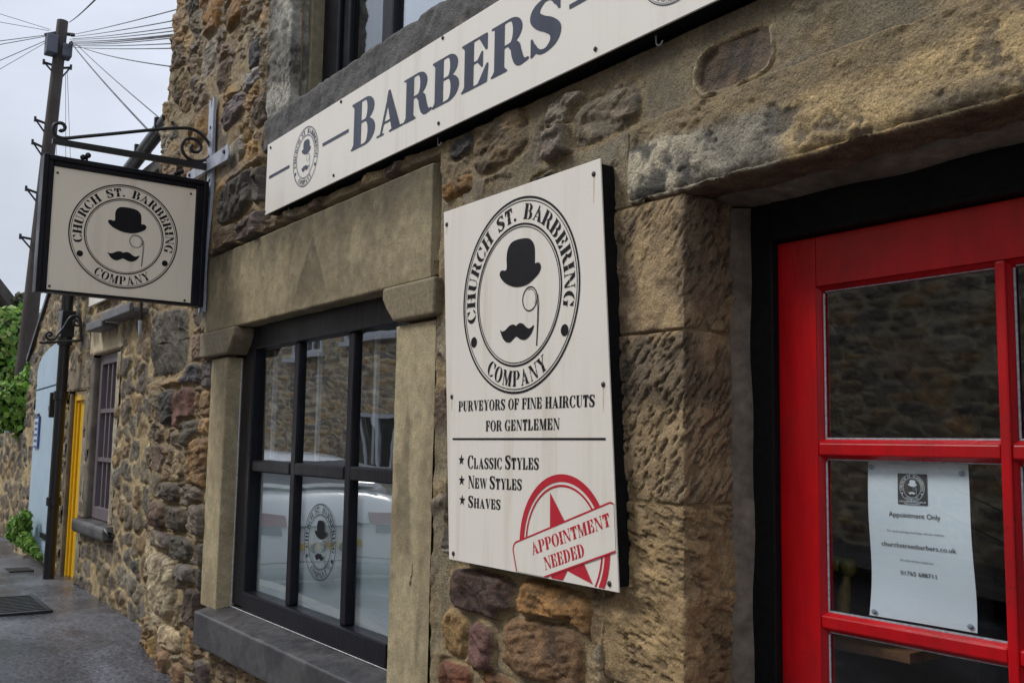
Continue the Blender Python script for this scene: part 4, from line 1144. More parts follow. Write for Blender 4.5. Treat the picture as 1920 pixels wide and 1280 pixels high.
brk = thing("sign_bracket", "black scrolled iron bracket with pale wall straps holding the square hanging sign", "bracket", (HX, 0, 2.08))
MB().hexa([(HX - .014, -.728, 2.739), (HX + .014, -.728, 2.739), (HX + .014, -.728, 2.762), (HX - .014, -.728, 2.762)], [(HX - .014, -.012, 2.741), (HX + .014, -.012, 2.741), (HX + .014, -.012, 2.772), (HX - .014, -.012, 2.772)]).build("bar", MT['iron'], brk, .002)
SCR = [(357, 778), (366, 786), (383, 780), (390, 765), (382, 748), (365, 739), (343, 740), (325, 752), (317, 775), (322, 800), (338, 817), (362, 827), (400, 830), (500, 820), (700, 801), (860, 785), (980, 774), (1060, 770), (1130, 771), (1185, 790),
       (1225, 825), (1255, 865), (1266, 905), (1255, 940), (1225, 962), (1180, 968), (1140, 957), (1108, 930), (1092, 895), (1096, 860), (1115, 838), (1145, 832), (1180, 843), (1202, 868), (1204, 893), (1188, 911), (1163, 912), (1147, 898), (1147, 880), (1158, 870)]
pts = [atX(x / 3.2, y / 3.2, HX) for x, y in SCR]
dense = spline(np.array(pts), 260)
MB().tube(dense, .0085, 6, .75).build("scroll", MT['iron'], brk)
xs0 = HX
st = MB()
zs_ = np.linspace(2.10, 3.05, 24)
prev = None
prof = lambda z: (xs0 + .012 * math.sin(z * 5), -.030 - .004 * math.sin(z * 9))
for z0, z1 in zip(zs_, zs_[1:]):
    (xa, ya), (xb, yb) = prof(z0), prof(z1)
    st.hexa([(xa - .034, ya, z0), (xa + .034, ya, z0), (xa + .034, ya + .014, z0), (xa - .034, ya + .014, z0)], [(xb - .034, yb, z1), (xb + .034, yb, z1), (xb + .034, yb + .014, z1), (xb - .034, yb + .014, z1)])
for z, s in ((2.10, -1), (3.05, 1)):          # swallow tails
    xa, ya = prof(z)
    for k in (-1, 1):
        st.prism([(xa + k * .002, z), (xa + k * .034, z), (xa + k * .034, z + s * .05), (xa + k * .020, z + s * .045)][::k * s], lambda u, v: (u, ya, v), lambda u, v: (u, ya + .013, v))
strap = st.build("wall_strap", MT['grey_iron'], brk)
for z in (2.13, 2.2, 2.30, 2.42, 2.53, 2.62, 2.69, 2.95):
    xa, ya = prof(z); MB().cyl((xa + .004, ya + .002, z), (xa + .004, ya - .004, z), .009, .007, 8).build("bolt", MT['iron'], strap)
gp = [wl(363, 338, -.03), wl(392, 335, -.03), wl(437, 306, -.03), wl(438, 283, -.03), wl(432, 281, -.03), wl(415, 292, -.03), wl(372, 326, -.03)]
cs = MB().prism([(-4.945, 2.742), (-4.33, 2.722), (-4.315, 2.745), (-4.34, 2.800), (-4.36, 2.796), (-4.930, 2.790)], lambda u, v: (u, -.044, v), lambda u, v: (u, -.036, v)).build("cross_strap", MT['grey_iron'], brk, .002)
for u in (-4.37, -4.88): MB().cyl((u, -.044, 2.768), (u, -.052, 2.768), .010, .008, 8).build("bolt", MT['iron'], cs)

# ---- printed notice behind the door glass, held by four blobs of putty
ny = .2215
note = thing("printed_notice", "white printed sheet reading Appointment Only stuck inside the red door's glass", "notice", (-1.085, ny, 1.128))
V = []; F = []; n1, n2 = 13, 19
def npos(u, v, off=0.0):
    x = -1.190 + .211 * u + .004 * (1 - v) * (2 * u - 1) + .003 * math.sin(4 * v); z = 1.126 + .3015 * v
    y = ny + .006 * (math.sin(3 * u + 2 * v) * .5 + .5) * (1 - .3 * v) + .004 * math.sin(7 * v + u)
    return (x, y - off, z)
for i in range(n1):
    for j in range(n2): V.append(npos(i / (n1 - 1), j / (n2 - 1)))
F = [(i * n2 + j, (i + 1) * n2 + j, (i + 1) * n2 + j + 1, i * n2 + j + 1) for i in range(n1 - 1) for j in range(n2 - 1)]
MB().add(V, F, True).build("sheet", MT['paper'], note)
def on_note(u, v): return npos(u, v, .0012)
def on_note2(u, v): return npos(u, v, .0024)
MT['note_ink'] = m_paint("printer ink", (.03, .03, .035), .7, .1, 0)
sq = []
for i in range(6):
    for j in range(6):
        a0, b0 = .315 + .295 * i / 6, .735 + .195 * j / 6; sq.append([(a0, b0), (a0 + .295 / 6, b0), (a0 + .295 / 6, b0 + .195 / 6), (a0, b0 + .195 / 6)])
put(sq, on_note, "printed_square", MT['note_ink'], note)
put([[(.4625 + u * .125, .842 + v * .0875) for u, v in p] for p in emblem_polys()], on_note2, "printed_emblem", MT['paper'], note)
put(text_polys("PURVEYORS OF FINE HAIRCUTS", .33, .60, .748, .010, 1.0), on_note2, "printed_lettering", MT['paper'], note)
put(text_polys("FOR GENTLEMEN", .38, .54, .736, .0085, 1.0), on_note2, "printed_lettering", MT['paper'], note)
def type_line(s, u0, u1, v, h, bold=0.0):
    c = bpy.data.curves.new("type", 'FONT'); c.body = s; c.resolution_u = 3; c.offset = bold
    o = bpy.data.objects.new("type", c); COL.objects.link(o)
    bpy.context.view_layer.update()
    me = o.evaluated_get(bpy.context.evaluated_depsgraph_get()).to_mesh()
    P = [[(me.vertices[i].co.x, me.vertices[i].co.y) for i in p.vertices] for p in me.polygons]
    o.evaluated_get(bpy.context.evaluated_depsgraph_get()).to_mesh_clear()
    bpy.data.objects.remove(o); bpy.data.curves.remove(c)
    xs = [q[0] for p in P for q in p]; x0, x1 = min(xs), max(xs)
    put([[(u0 + (x - x0) / (x1 - x0) * (u1 - u0), v + y * h / .72) for x, y in p] for p in P], on_note, "printed_lettering", MT['note_ink'], note)
type_line("Appointment Only", .215, .725, .653, .032, .004)
type_line("For quick and easy bookings visit our website", .19, .75, .555, .013)
type_line("churchstreetbarbers.co.uk", .12, .855, .460, .030, .004)
type_line("Or alternatively telephone", .30, .625, .375, .013)
type_line("01765 688711", .295, .645, .288, .027, .004)
MT['tack'] = m_paint("blue grey tack", (.22, .26, .31), .8, .2, .3, 80)
for u, v in ((.04, .965), (.945, .945), (.05, .03), (.945, .035)):
    q = npos(u, v, .003); MB().ball(q, .006, 8, (1, .35, .8)).build("tack", MT['tack'], note)

note.location.x -= .006
# ---- framed print and bottles dimly seen in the shop
pf = thing("framed_print", "framed sepia print hanging inside the shop left of the printed sheet", "picture", (-1.75, 1.0, 1.25))
q0 = at(1575, 875, 1.02); q1 = at(1640, 985, 1.02)
fx0, fx1, fz0, fz1 = q0[0] - .18, q1[0] + .05, q1[2] - .02, q0[2] + .05
MB().box(fx0, fx1, 1.0, 1.02, fz0, fz1).build("frame", MT['wood'], pf, .004)
MB().box(fx0 + .03, fx1 - .03, .994, .999, fz0 + .03, fz1 - .03).build("print", MT['sepia'], pf)
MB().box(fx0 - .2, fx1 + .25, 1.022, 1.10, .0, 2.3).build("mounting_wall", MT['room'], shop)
bt = thing("brass_ornament", "small brass ornament on the inside sill low behind the left door pane", "ornament", (-1.28, .35, 1.05))
g = at(1578, 1100, .36)
MB().tube([(g[0], .36, g[2] - .10), (g[0] + .005, .36, g[2] - .02), (g[0] + .015, .36, g[2] + .03)], [.012, .016, .007], 10).build("stem", m_paint("old brass", (.30, .22, .07), .3, .3, .2, 60), bt)
MB().ball((g[0] + .018, .36, g[2] + .045), .02, 10).ball((g[0] - .012, .36, g[2] + .05), .017, 10).build("bulb", m_paint("old green brass", (.22, .22, .06), .3, .3, .2, 60), bt)
MB().box(g[0] - .1, g[0] + .2, .30, .42, g[2] - .12, g[2] - .10).build("inner_sill", MT['wood'], shop)

# ================================================================ the neighbours on the left
NY = .10
def nw(px, py, y=NY):
    q = at(px, py, y); return (q[0], q[2])
cott = thing("stone_cottage", "stone cottage with a yellow door and a grey sash window", "house", (-6.8, NY, .4))
outb = thing("stone_outbuilding", "low stone outbuilding with an arched pale blue door", "outbuilding", (-9.0, NY, .4))
def far_wall(name, x0, x1, top, holes, seed, parent, y=NY, dx=.014, dz=.010, cw=.25, ch=.16, z0=-.2, H=.018, mat='rubble_far', left=None, face=-1, bright=1.0):
    xs = np.arange(x0, x1, dx); zs = np.arange(z0, top, dz)
    X, Z = np.meshgrid(xs, zs, indexing='ij')
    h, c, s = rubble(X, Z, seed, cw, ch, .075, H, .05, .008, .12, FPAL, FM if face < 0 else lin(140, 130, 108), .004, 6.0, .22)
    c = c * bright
    P = np.stack([X, np.full_like(X, y), Z], -1); N = np.zeros_like(P); N[..., 1] = face
    xc = .5 * (X[:-1, :-1] + X[1:, 1:]); zc = .5 * (Z[:-1, :-1] + Z[1:, 1:])
    keep = np.ones(xc.shape, bool)
    for f in holes: keep &= ~f(xc, zc)
    if left is not None: keep &= left(xc, zc)
    return sheet(name, P, N, h, c, MT[mat], parent, keep, face > 0)
def rect_hole(a, b, c, d): return lambda x, z: (x > a) & (x < b) & (z > c) & (z < d)
WX0, WX1, WZ0, WZ1 = -7.28, -6.60, .80, 2.02        # window opening
FPAL = np.array([lin(*c) for c in ((98, 90, 78), (112, 101, 84), (138, 116, 82), (122, 110, 90), (104, 94, 82), (126, 119, 106), (92, 88, 82), (122, 109, 88), (106, 99, 88), (130, 108, 80))])
FM = lin(168, 148, 110)
DX0, DX1, DZ1 = -8.02, -7.46, 1.79                  # yellow door opening
far_wall("rubble_wall", -8.25, -5.40, 3.10, [rect_hole(WX0, WX1, WZ0, WZ1), rect_hole(DX0, DX1, -1, DZ1)], 140, cott, cw=.19, ch=.13)
BX0, BX1 = -9.42, -8.50
def edge(x, z): return (z < 2.155 + (x + 9.84) * .657) & (x > -9.84 - .25 * sstep(1.6, .4, z) - .04 * np.sin(z * 9))
def arch(x, z): return (x > BX0) & (x < BX1) & (z < 2.02 + .20 * np.sqrt(np.clip(1 - ((x - BX1) / (BX1 - BX0)) ** 2, 0, 1)))
far_wall("rubble_wall", -10.3, -8.24, 3.22, [arch], 150, outb, left=edge, cw=.30, ch=.15)
def lk(c0, c1): return look_sand(c0, c1, .003, .3)
plain = lk((126, 112, 88), (104, 92, 74))
# window of the cottage
def cream(P, c, a, b):
    x, z = P[..., 0], P[..., 2]
    drip = sstep(2.13, 2.20, z + .13 * (fbm(x, z * .1, 14, 3, 401) - .5) * 2)[..., None]
    return c * (1 - .55 * drip)
block("window_lintel", [(NY - .02, 2.335), (NY - .022, 2.022), (NY + .12, 2.024)], -7.42, -6.55, 'yz', look_sand((196, 180, 150), (176, 160, 132), .002, .3, cream), MT['smooth_stone'], cott, .008, .02, 61)
gst = lk((112, 104, 92), (90, 84, 76))
block("window_jamb", [(-7.40, NY - .015), (-7.262, NY - .018), (-7.262, NY + .12)], .88, 2.02, 'xy', gst, MT['smooth_stone'], cott, .008, .02, 62)
block("window_jamb", [(-6.648, NY + .12), (-6.648, NY - .018), (-6.56, NY - .015)], .88, 2.02, 'xy', lk((170, 160, 138), (140, 130, 110)), MT['smooth_stone'], cott, .008, .02, 63)
block("window_sill", [(NY + .12, .905), (NY - .07, .885), (NY - .07, .80), (NY, .79)], -7.44, -6.50, 'yz', lk((84, 82, 80), (66, 64, 62)), MT['slate'], cott, .01, .02, 64)
hd = MB(); zh_ = 2.37
ha = at(162, 622, NY - .12); hb_ = at(192, 607, NY - .12); hc = at(244, 580, NY - .12)
for x0, x1, z in ((ha[0], hb_[0], ha[2]), (hb_[0] + .001, hc[0], hc[2] - .01)):
    hd.box(x0, x1, NY - .10, NY + .02, z + .0, z + .03); hd.box(x0, x1, NY - .125, NY - .1005, z, z + .055)
hd.build("drip_hood", m_paint("slate hood", lin(100, 100, 102), .5, .25, .3, 30), cott, .006)
MT['mauve'] = m_paint("faded mauve paint", lin(104, 94, 99), .5, .12, .2, 40)
cw_ = MB(); wy = NY + .02
for a, b in ((-7.262, -7.19), (-6.72, -6.648)): cw_.box(a, b, wy, wy + .06, .90, 2.02)
cw_.box(-7.19, -6.72, wy, wy + .06, .90, .98); cw_.box(-7.19, -6.72, wy, wy + .06, 1.95, 2.02)
cwin = cw_.build("window", MT['mauve'], cott, .004)
gbm = MB()
for k in (1, 2, 3): x = -7.19 + .47 * k / 4; gbm.box(x - .014, x + .014, wy + .012, wy + .05, .98, 1.95)
for z in (1.30, 1.63): gbm.box(-7.19, -6.72, wy + .004, wy + .05, z - .014, z + .014)
gbm.build("glazing_bar", MT['mauve'], cwin)
MB().box(-7.19, -6.72, wy + .035, wy + .04, .98, 1.95).build("pane", MT['far_glass'], cwin)
# yellow door
block("door_lintel", [(NY - .012, 2.02), (NY - .014, 1.79), (NY + .15, 1.792)], -8.12, -7.40, 'yz', lk((136, 122, 100), (112, 102, 84)), MT['smooth_stone'], cott, .008, .02, 65)
block("door_jamb", [(-8.12, NY - .012), (-7.965, NY - .014), (-7.965, NY + .15)], .2, 1.79, 'xy', plain, MT['smooth_stone'], cott, .008, .02, 66)
block("door_jamb", [(-7.53, NY + .15), (-7.53, NY - .014), (-7.405, NY - .012)], .2, 1.79, 'xy', lk((150, 142, 124), (124, 116, 98)), MT['smooth_stone'], cott, .008, .02, 67)
yd = MB().box(-7.93, -7.53, NY + .035, NY + .11, .40, 1.75)
MT['yellow'] = m_paint("yellow gloss paint", (.80, .46, .004), .35, .08, .2, 30, dirt=(.5, .27, .02), dirt_amt=.3)
yd = yd.build("yellow_door", MT['yellow'], cott, .003)
ym = MB()
for a, b in ((-7.963, -7.92), (-7.57, -7.532)): ym.box(a, b, NY + .012, NY + .034, .40, 1.788)
ym.box(-7.92, -7.57, NY + .012, NY + .034, 1.72, 1.788)
for a, b in ((-7.90, -7.86), (-7.63, -7.59)): ym.box(a, b, NY + .022, NY + .0345, .43, 1.70)
ym.build("door_frame", MT['yellow'], yd, .002)
# gutter, downpipe with hopper
gt = MB(); gpts = [(x, NY - .055, 3.15 + .14 * (x + 6.58)) for x in (-6.75, -6.3, -5.62)]
gt.tube(gpts, .042, 12)
for x in np.arange(-6.6, -5.6, .42): gt.box(x - .012, x + .012, NY - .10, NY, 3.12 + .14 * (x + 6.58), 3.20 + .14 * (x + 6.58))
gt.build("gutter", MT['iron'], cott)
MB().prism([(NY - .02, 3.13), (3.0, 3.45), (3.0, 3.35), (NY - .02, 3.06)], lambda u, v: (-8.35, u, v), lambda u, v: (-5.42, u, v)).build("roof", MT['slate_roof'] if 'slate_roof' in MT else m_paint("dark slates", lin(70, 68, 66), .7, .3, .5, 12), cott)
MB().box(-8.22, -5.42, .45, 4.0, -.6, 3.04).build("cottage_body", m_paint("cottage body", lin(70, 64, 54), .9), cott)
dp = thing("downpipe", "black cast iron downpipe with a hopper head between blue and yellow doors", "pipe", (-8.35, -.02, .42))
pb, ptp = at(92, 1066, -.02), at(127, 560, -.02)
px_ = float(ptp[0]); pxb = float(pb[0])
MB().tube([(pxb, -.02, .38), ((pxb + px_) / 2, -.02, 1.4), (px_, -.02, 2.30)], .039, 14).build("pipe", MT['iron'], dp)
MB().tube([(px_, -.02, 2.20), (px_, -.02, 3.05)], .042, 14).build("upper_pipe", MT['iron'], dp)
h0 = float(at(125, 632, -.02)[2]); h1 = float(at(125, 584, -.02)[2]); hk = h1 - h0
MB().prism([(-.05, h0), (.05, h0), (.055, h0 + hk * .35), (.075, h0 + hk * .8), (.08, h1), (-.08, h1), (-.075, h0 + hk * .8), (-.055, h0 + hk * .35)], lambda u, v: (px_ + u, -.062, v), lambda u, v: (px_ + u, .03, v)).build("hopper", MT['iron'], dp, .006)
for z in (.98, 1.75, 2.15):
    x = pxb + (px_ - pxb) * (z - .4) / 1.9; MB().tube([(x, -.02, z - .03), (x, -.02, z + .03)], .052, 14).build("collar", MT['iron'], dp)
# blue arched door of the outbuilding
MT['blue'] = m_paint("pale blue paint", (.40, .52, .62), .5, .06, .12, 20, (1, 1, .2), dirt=(.28, .36, .42), dirt_amt=.35)
n = 14; tops = [(BX0 + (BX1 - BX0) * k / n, 2.015 + .20 * math.sqrt(max(0, 1 - ((BX0 + (BX1 - BX0) * k / n - BX1) / (BX1 - BX0)) ** 2))) for k in range(n + 1)]
low = [(BX0, .52), (BX1, .44)]
bd_ = MB().prism([(BX0 + .0, .55), (BX1, .43), (BX1, 1.86), (BX0, 1.84)], lambda u, v: (u, NY - .012, v), lambda u, v: (u, NY + .05, v))
bd_.prism([(BX0, 1.853), (BX1, 1.873)] + tops[::-1], lambda u, v: (u, NY - .012, v), lambda u, v: (u, NY + .05, v))
bdoor = bd_.build("blue_door", MT['blue'], outb, .004)
for (x, z, L) in ((-9.40, 1.62, .22), (-8.75, 1.68, .22), (-9.40, .72, .20), (-8.75, .66, .22)):
    MB().box(x, x + L, NY - .03, NY - .013, z - .022, z + .022).build("hinge", MT['iron'], bdoor, .003)
MB().box(-8.56, -8.52, NY - .06, NY - .013, 1.60, 1.80).build("latch", MT['iron'], bdoor, .005)
pq = MB().box(-9.30, -9.12, NY - .028, NY - .0135, 1.35, 1.62).build("blue_plaque", m_paint("blue enamel plaque", (.05, .09, .25), .4), bdoor, .003)
MB().box(-9.285, -9.135, NY - .0305, NY - .0285, 1.37, 1.60).build("plaque_panel", m_paint("pale enamel", (.45, .55, .70), .4, .3, 0, 40), pq)
pw = MB()
for z in (1.40, 1.45, 1.50, 1.55): pw.box(-9.27, -9.15, NY - .0325, NY - .0308, z, z + .022)
pw.build("plaque_rows", m_paint("dark blue print", (.06, .09, .22), .5), pq)
vb = MB(); A0, A1 = (-9.87, 2.135), (-8.24, 3.205)
vb.hexa([(A0[0] - .01, NY - .035, A0[1] - .01), (A0[0] - .01, NY + .3, A0[1] - .01), (A0[0] - .02, NY + .3, A0[1] + .03), (A0[0] - .02, NY - .035, A0[1] + .03)], [(A1[0] - .01, NY - .035, A1[1] - .01), (A1[0] - .01, NY + .3, A1[1] - .01), (A1[0] - .02, NY + .3, A1[1] + .03), (A1[0] - .02, NY - .035, A1[1] + .03)])
vb.build("verge", MT['iron'], outb)
MB().hexa([(-9.8, .3, -.3), (-8.25, .3, -.3), (-8.25, .3, 2.9), (-9.8, .3, 2.0)], [(-9.8, 3, -.3), (-8.25, 3, -.3), (-8.25, 3, 2.9), (-9.8, 3, 2.0)]).build("outbuilding_body", m_paint("outbuilding body", lin(70, 64, 54), .9), outb)
# the white plate seen just below the hanging sign, and the little wrought bracket
wp = thing("white_plate", "white painted plate fixed high on the cottage wall behind the hanging sign", "sign", (-7.35, .05, 2.6))
a = nw(170, 577, .06); b = nw(197, 556, .06)
MB().box(a[0], b[0] + .25, .045, .065, a[1] + .005, a[1] + .40).build("plate", MT['white_sign'], wp, .003)
MB().box(a[0] + .02, b[0] + .23, .066, .10, a[1] + .05, a[1] + .35).build("batten", MT['wood'], wp)
WXB = -7.55
wb = thing("wrought_bracket", "small empty wrought iron bracket projecting over the yellow door", "bracket", (WXB, 0, 2.1))
q0 = atX(154, 638, WXB)
def bk(px, py): return atX(px, py, WXB)
cb = MB().tube([bk(79, 643), bk(154, 638)], .010, 6).tube([bk(150, 596), bk(153, 638)], .010, 6)
cb.build("bar", MT['iron'], wb)
cz = lambda x, y: bk(x / 4.925, 500 + y / 4.925)
MB().tube(spline(np.array([cz(*q) for q in ((505, 672), (540, 620), (590, 560), (630, 490), (660, 460), (700, 455), (735, 475), (745, 500), (740, 530), (715, 545), (690, 535), (680, 512), (690, 495), (705, 495), (712, 510))]), 80), .009, 6).build("scroll", MT['iron'], wb)
MB().tube(spline(np.array([cz(*q) for q in ((440, 687), (400, 705), (375, 700), (372, 690))]), 30), .009, 6).tube(spline(np.array([cz(*q) for q in ((520, 660), (470, 675), (430, 655), (425, 625), (445, 605), (470, 610), (478, 630), (460, 640), (450, 630))]), 60), .009, 6).build("leaf_scroll", MT['iron'], wb)
# short pipe stub on the cottage wall
sp_ = thing("vent_pipe", "thin dark overflow pipe with a pale lower end beside the cottage window hood", "pipe", (-6.3, .05, 2.2))
a = nw(263, 607, .03); b = nw(264, 566, .03)
MB().tube([(a[0], .03, a[1]), (a[0], .03, b[1] + .25)], .009, 8).build("pipe", MT['iron'], sp_)
MB().tube([(a[0], .03, a[1] - .07), (a[0], .03, a[1] + .02)], [.008, .013], 8).build("outlet", MT['grey_iron'], sp_)

# ================================================================ drain covers in the pavement
dc = thing("drain_grate", "black iron drain grate set in the pavement near the corner", "drain", (-6.65, -.40, gz(-6.65)))
zc = lambda x: float(gz(x)) + .006
c4 = [(-7.15, -.43), (-6.70, -.215), (-6.33, -.31), (-6.42, -.55)]
gx0, gx1, gy0, gy1 = -7.05, -6.42, -.62, -.25
gm = MB()
def slope_box(m, x0, x1, y0, y1, a, b):
    m.hexa([(x0, y0, zc(x0) + a), (x0, y1, zc(x0) + a), (x0, y1, zc(x0) + b), (x0, y0, zc(x0) + b)], [(x1, y0, zc(x1) + a), (x1, y1, zc(x1) + a), (x1, y1, zc(x1) + b), (x1, y0, zc(x1) + b)])
slope_box(gm, gx0, gx1, gy0, gy0 + .03, -.02, .008); slope_box(gm, gx0, gx1, gy1 - .03, gy1, -.02, .008)
slope_box(gm, gx0, gx0 + .03, gy0 + .03, gy1 - .03, -.02, .008); slope_box(gm, gx1 - .03, gx1, gy0 + .03, gy1 - .03, -.02, .008)
gm.build("frame", MT['iron'], dc)
gm = MB()
for i in range(11):
    x = gx0 + .05 + i * .052; slope_box(gm, x, x + .026, gy0 + .031, gy1 - .031, -.02, .006)
for y in (gy0 + .10, gy0 + .19, gy0 + .28): slope_box(gm, gx0 + .031, gx1 - .031, y, y + .02, -.022, .003)
gm.build("grating", MT['iron'], dc)
slope_box(gm := MB(), gx0 + .01, gx1 - .01, gy0 + .01, gy1 - .01, -.004, -.002); gm.build("sump", MT['blackmatt'], dc)
ic = thing("stop_valve_cover", "small rusty iron cover flush in the pavement by the yellow door", "cover", (-8.45, -.1, gz(-8.45)))
slope_box(gm := MB(), -8.56, -8.32, -.20, -.03, -.01, .004); gm.build("lid", MT['iron'], ic)

# ================================================================ telegraph pole and its wires
PX = -14.0
tb, tt = atX(22, 905, PX), atX(117.5, 40, PX)
tb = tb + (tb - tt) / np.linalg.norm(tb - tt) * .9
pole = thing("telegraph_pole", "tall leaning wooden telegraph pole with grey cable boxes at its top", "pole", tuple(tb))
MT['pole'] = m_paint("weathered pole wood", lin(66, 58, 54), .8, .3, .5, 14, (6, 6, .4))
MB().tube([tb + (tt - tb) * t for t in np.linspace(0, 1, 12)], list(np.linspace(.125, .072, 12)), 16).build("shaft", MT['pole'], pole)
ax = (tt - tb) / np.linalg.norm(tt - tb)
MT['boxg'] = m_paint("grey cable box", lin(84, 88, 100), .6, .15, .1, 20)
def pxX(px, py, dx=0): return atX(px, py, PX + dx)
def small_box(cx, cy, w, h, d, name):
    c = pxX(cx, cy, .06); k = 14.1 / FPX * 1.0
    MB().box(c[0] - d, c[0] + d, c[1] - w * k, c[1] + w * k, c[2] - h * k, c[2] + h * k).build(name, MT['boxg'], pole, .015)
small_box(96, 85, 9, 17, .10, "junction_box"); small_box(124, 98, 8, 12, .10, "junction_box")
MB().ball(pxX(133.5, 82, .1), .03).build("insulator", MT['iron'], pole)
MB().tube([pxX(84, 66), pxX(106, 62), pxX(140, 66)], .025, 8).build("cross_bar", MT['iron'], pole)
for (a, b) in (((104, 124), (82, 117)), ((118, 128), (133, 127)), ((84, 231), (66, 224)), ((80, 276), (61, 267)), ((70, 362), (49, 354)), ((58, 448), (38, 444))):
    A, B = pxX(*a), pxX(*b); d = (B - A) * .6
    MB().tube([A, B], .017, 6).tube([A + (B - A) * .95, A - np.array([0, 0, .12])], .012, 6).tube([B - np.array([0, 0, .03]), B + np.array([0, 0, .04])], .016, 6).build("step_iron", MT['iron'], pole)
MB().box(tb[0] + .10, tb[0] + .14, tb[1] - .06, tb[1] + .06, tb[2] + .62, tb[2] + .70).build("number_plate", m_paint("pale label", (.6, .58, .62), .6), pole)
MT['cable'] = m_paint("cable", (.035, .037, .045), .6, .1, 0)
G1 = "cables fanning from the telegraph pole"
def cable(a, b, sag, r, label, group=G1):
    a = np.array(a, float); b = np.array(b, float)
    P = [a + (b - a) * t - np.array([0, 0, sag * 4 * t * (1 - t)]) for t in np.linspace(0, 1, 24)]
    o = MB().tube(P, r * .5, 5).build("overhead_cable", MT['cable'])
    tag(o, label, "cable", group)
def beyond(px, py, x): return atX(px, py, x)
fan = "thin cable running from the pole top to the shop's upper corner"
hub = pxX(131, 66)
for k, (px, py, x, sg) in enumerate(((330, 17.5, -5.9, .1), (328, 38, -6.0, .1), (326, 51, -6.0, .1), (326, 58, -6.1, .15), (325, 65, -6.2, .15), (325, 67.5, -6.3, .15), (325, 71, -6.1, .2), (324, 82, -6.1, .1), (323, 91, -6.1, .1))):
    e2 = beyond(px + 4, py, -5.49)
    cable(hub + np.array([0, .02 * (k % 3), -.02 * k]), e2, sg * .12, .0075 if k not in (4, 5) else .010, fan)
cable(hub - np.array([0, 0, .1]), beyond(328, 126, -5.5), .04, .008, "lowest thin cable of the fan sagging to the shop's corner")
cable(pxX(136, 84), (-5.95, .05, 3.26), .02, .014, "thick dark cable from the pole down to the cottage gutter")
cable(pxX(142, 82), beyond(314, 234, -5.55), .015, .008, "thin cable just above the thick one dropping toward the cottage eave")
cable(pxX(130, 42), pxX(130, 42) + (beyond(172, -8, -6) - pxX(130, 42)) * 2.2, .05, .010, "single cable rising from the pole top over the street")
for k, (px, py, s0) in enumerate(((-5, 24, (95, 56)), (-5, 40, (92, 58)), (-5, 77, (88, 66)), (-5, 84, (88, 68)), (-5, 115, (85, 77)), (-5, 132, (86, 80)))):
    A_ = pxX(*s0); cable(A_, A_ + (atX(px, py, -13.2 + .1 * k) - A_) * 12, .02, .010 if k in (2, 3, 4) else .007, "thin cable leaving the pole top toward the left edge of the view")
for px0, py0, px1, py1 in ((123, 140, 124, 300), (126, 130, 141, 300), (106, 230, 104, 300)):
    cable(pxX(px0, py0, .1), pxX(px1, py1 + 250, .2), .0, .006, "thin wire hanging straight down beside the pole", "drop wires along the telegraph pole")

# ================================================================ plants
def m_leaf(name):
    t = NT(name)
    a = t.n("ShaderNodeAttribute", attribute_name="Col").outputs["Color"]
    b = t.n("ShaderNodeBsdfPrincipled"); t.l(a, b.inputs["Base Color"]); b.inputs["Roughness"].default_value = .42
    tr = t.n("ShaderNodeBsdfTranslucent"); t.l(a, tr.inputs["Color"])
    mx_ = t.n("ShaderNodeMixShader"); mx_.inputs[0].default_value = .4; t.l(b.outputs[0], mx_.inputs[1]); t.l(tr.outputs[0], mx_.inputs[2])
    t.l(mx_.outputs[0], t.out.inputs[0]); return t.m
MT['leaf'] = m_leaf("leaves")
def leaves(name, blobs, n, size, cols, parent, seed):
    r = np.random.default_rng(seed)
    w = np.array([b[3] * b[4] * b[5] for b in blobs]); w = w ** .67; w /= w.sum()
    idx = r.choice(len(blobs), n, p=w); B = np.array(blobs)[idx]
    d = r.normal(size=(n, 3)); d /= np.linalg.norm(d, axis=1, keepdims=True)
    rad = r.uniform(.72, 1.04, (n, 1)) * (1 + .10 * np.sin(d[:, :1] * 9 + B[:, :1] * 5) + .10 * np.sin(d[:, 2:] * 11))
    c = B[:, :3] + d * rad * B[:, 3:6]
    nrm = d + r.normal(size=(n, 3)) * .55 + np.array([0, 0, .25]); nrm /= np.linalg.norm(nrm, axis=1, keepdims=True)
    up = np.array([0, 0, -1.0]) + r.normal(size=(n, 3)) * .5
    tx = up - nrm * (up * nrm).sum(1, keepdims=True); tx /= np.linalg.norm(tx, axis=1, keepdims=True); ty = np.cross(nrm, tx)
    s = size * r.uniform(.6, 1.25, (n, 1))
    shape = [(-.55, 0, 0), (-.15, .42, .06), (.2, .34, .04), (.62, 0, -.06), (.2, -.34, .04), (-.15, -.42, .06)]
    V = np.stack([c + s * (a * tx + b * ty + e * nrm) for a, b, e in shape], 1).reshape(-1, 3)
    F = np.arange(n)[:, None] * 6 + np.array([[0, 1, 2, 3], [0, 3, 4, 5]])[:, None, :]
    F = F.transpose(1, 0, 2).reshape(-1, 4) if F.ndim == 3 else F
    cl = np.array(cols)[r.integers(0, len(cols), n)] * r.uniform(.7, 1.3, (n, 1))
    return fast_mesh(name, V, F, MT['leaf'], parent, False, np.repeat(cl, 6, 0))
G = [(.16, .33, .04), (.12, .27, .04), (.23, .40, .06), (.29, .41, .09), (.09, .21, .04)]
GY = [(.29, .40, .08), (.34, .41, .10), (.22, .35, .07), (.17, .29, .05)]
hedge = thing("ivy_hedge", "tall bushy ivy hedge behind the telegraph pole", "hedge", (-15.6, .8, .3))
hb = []
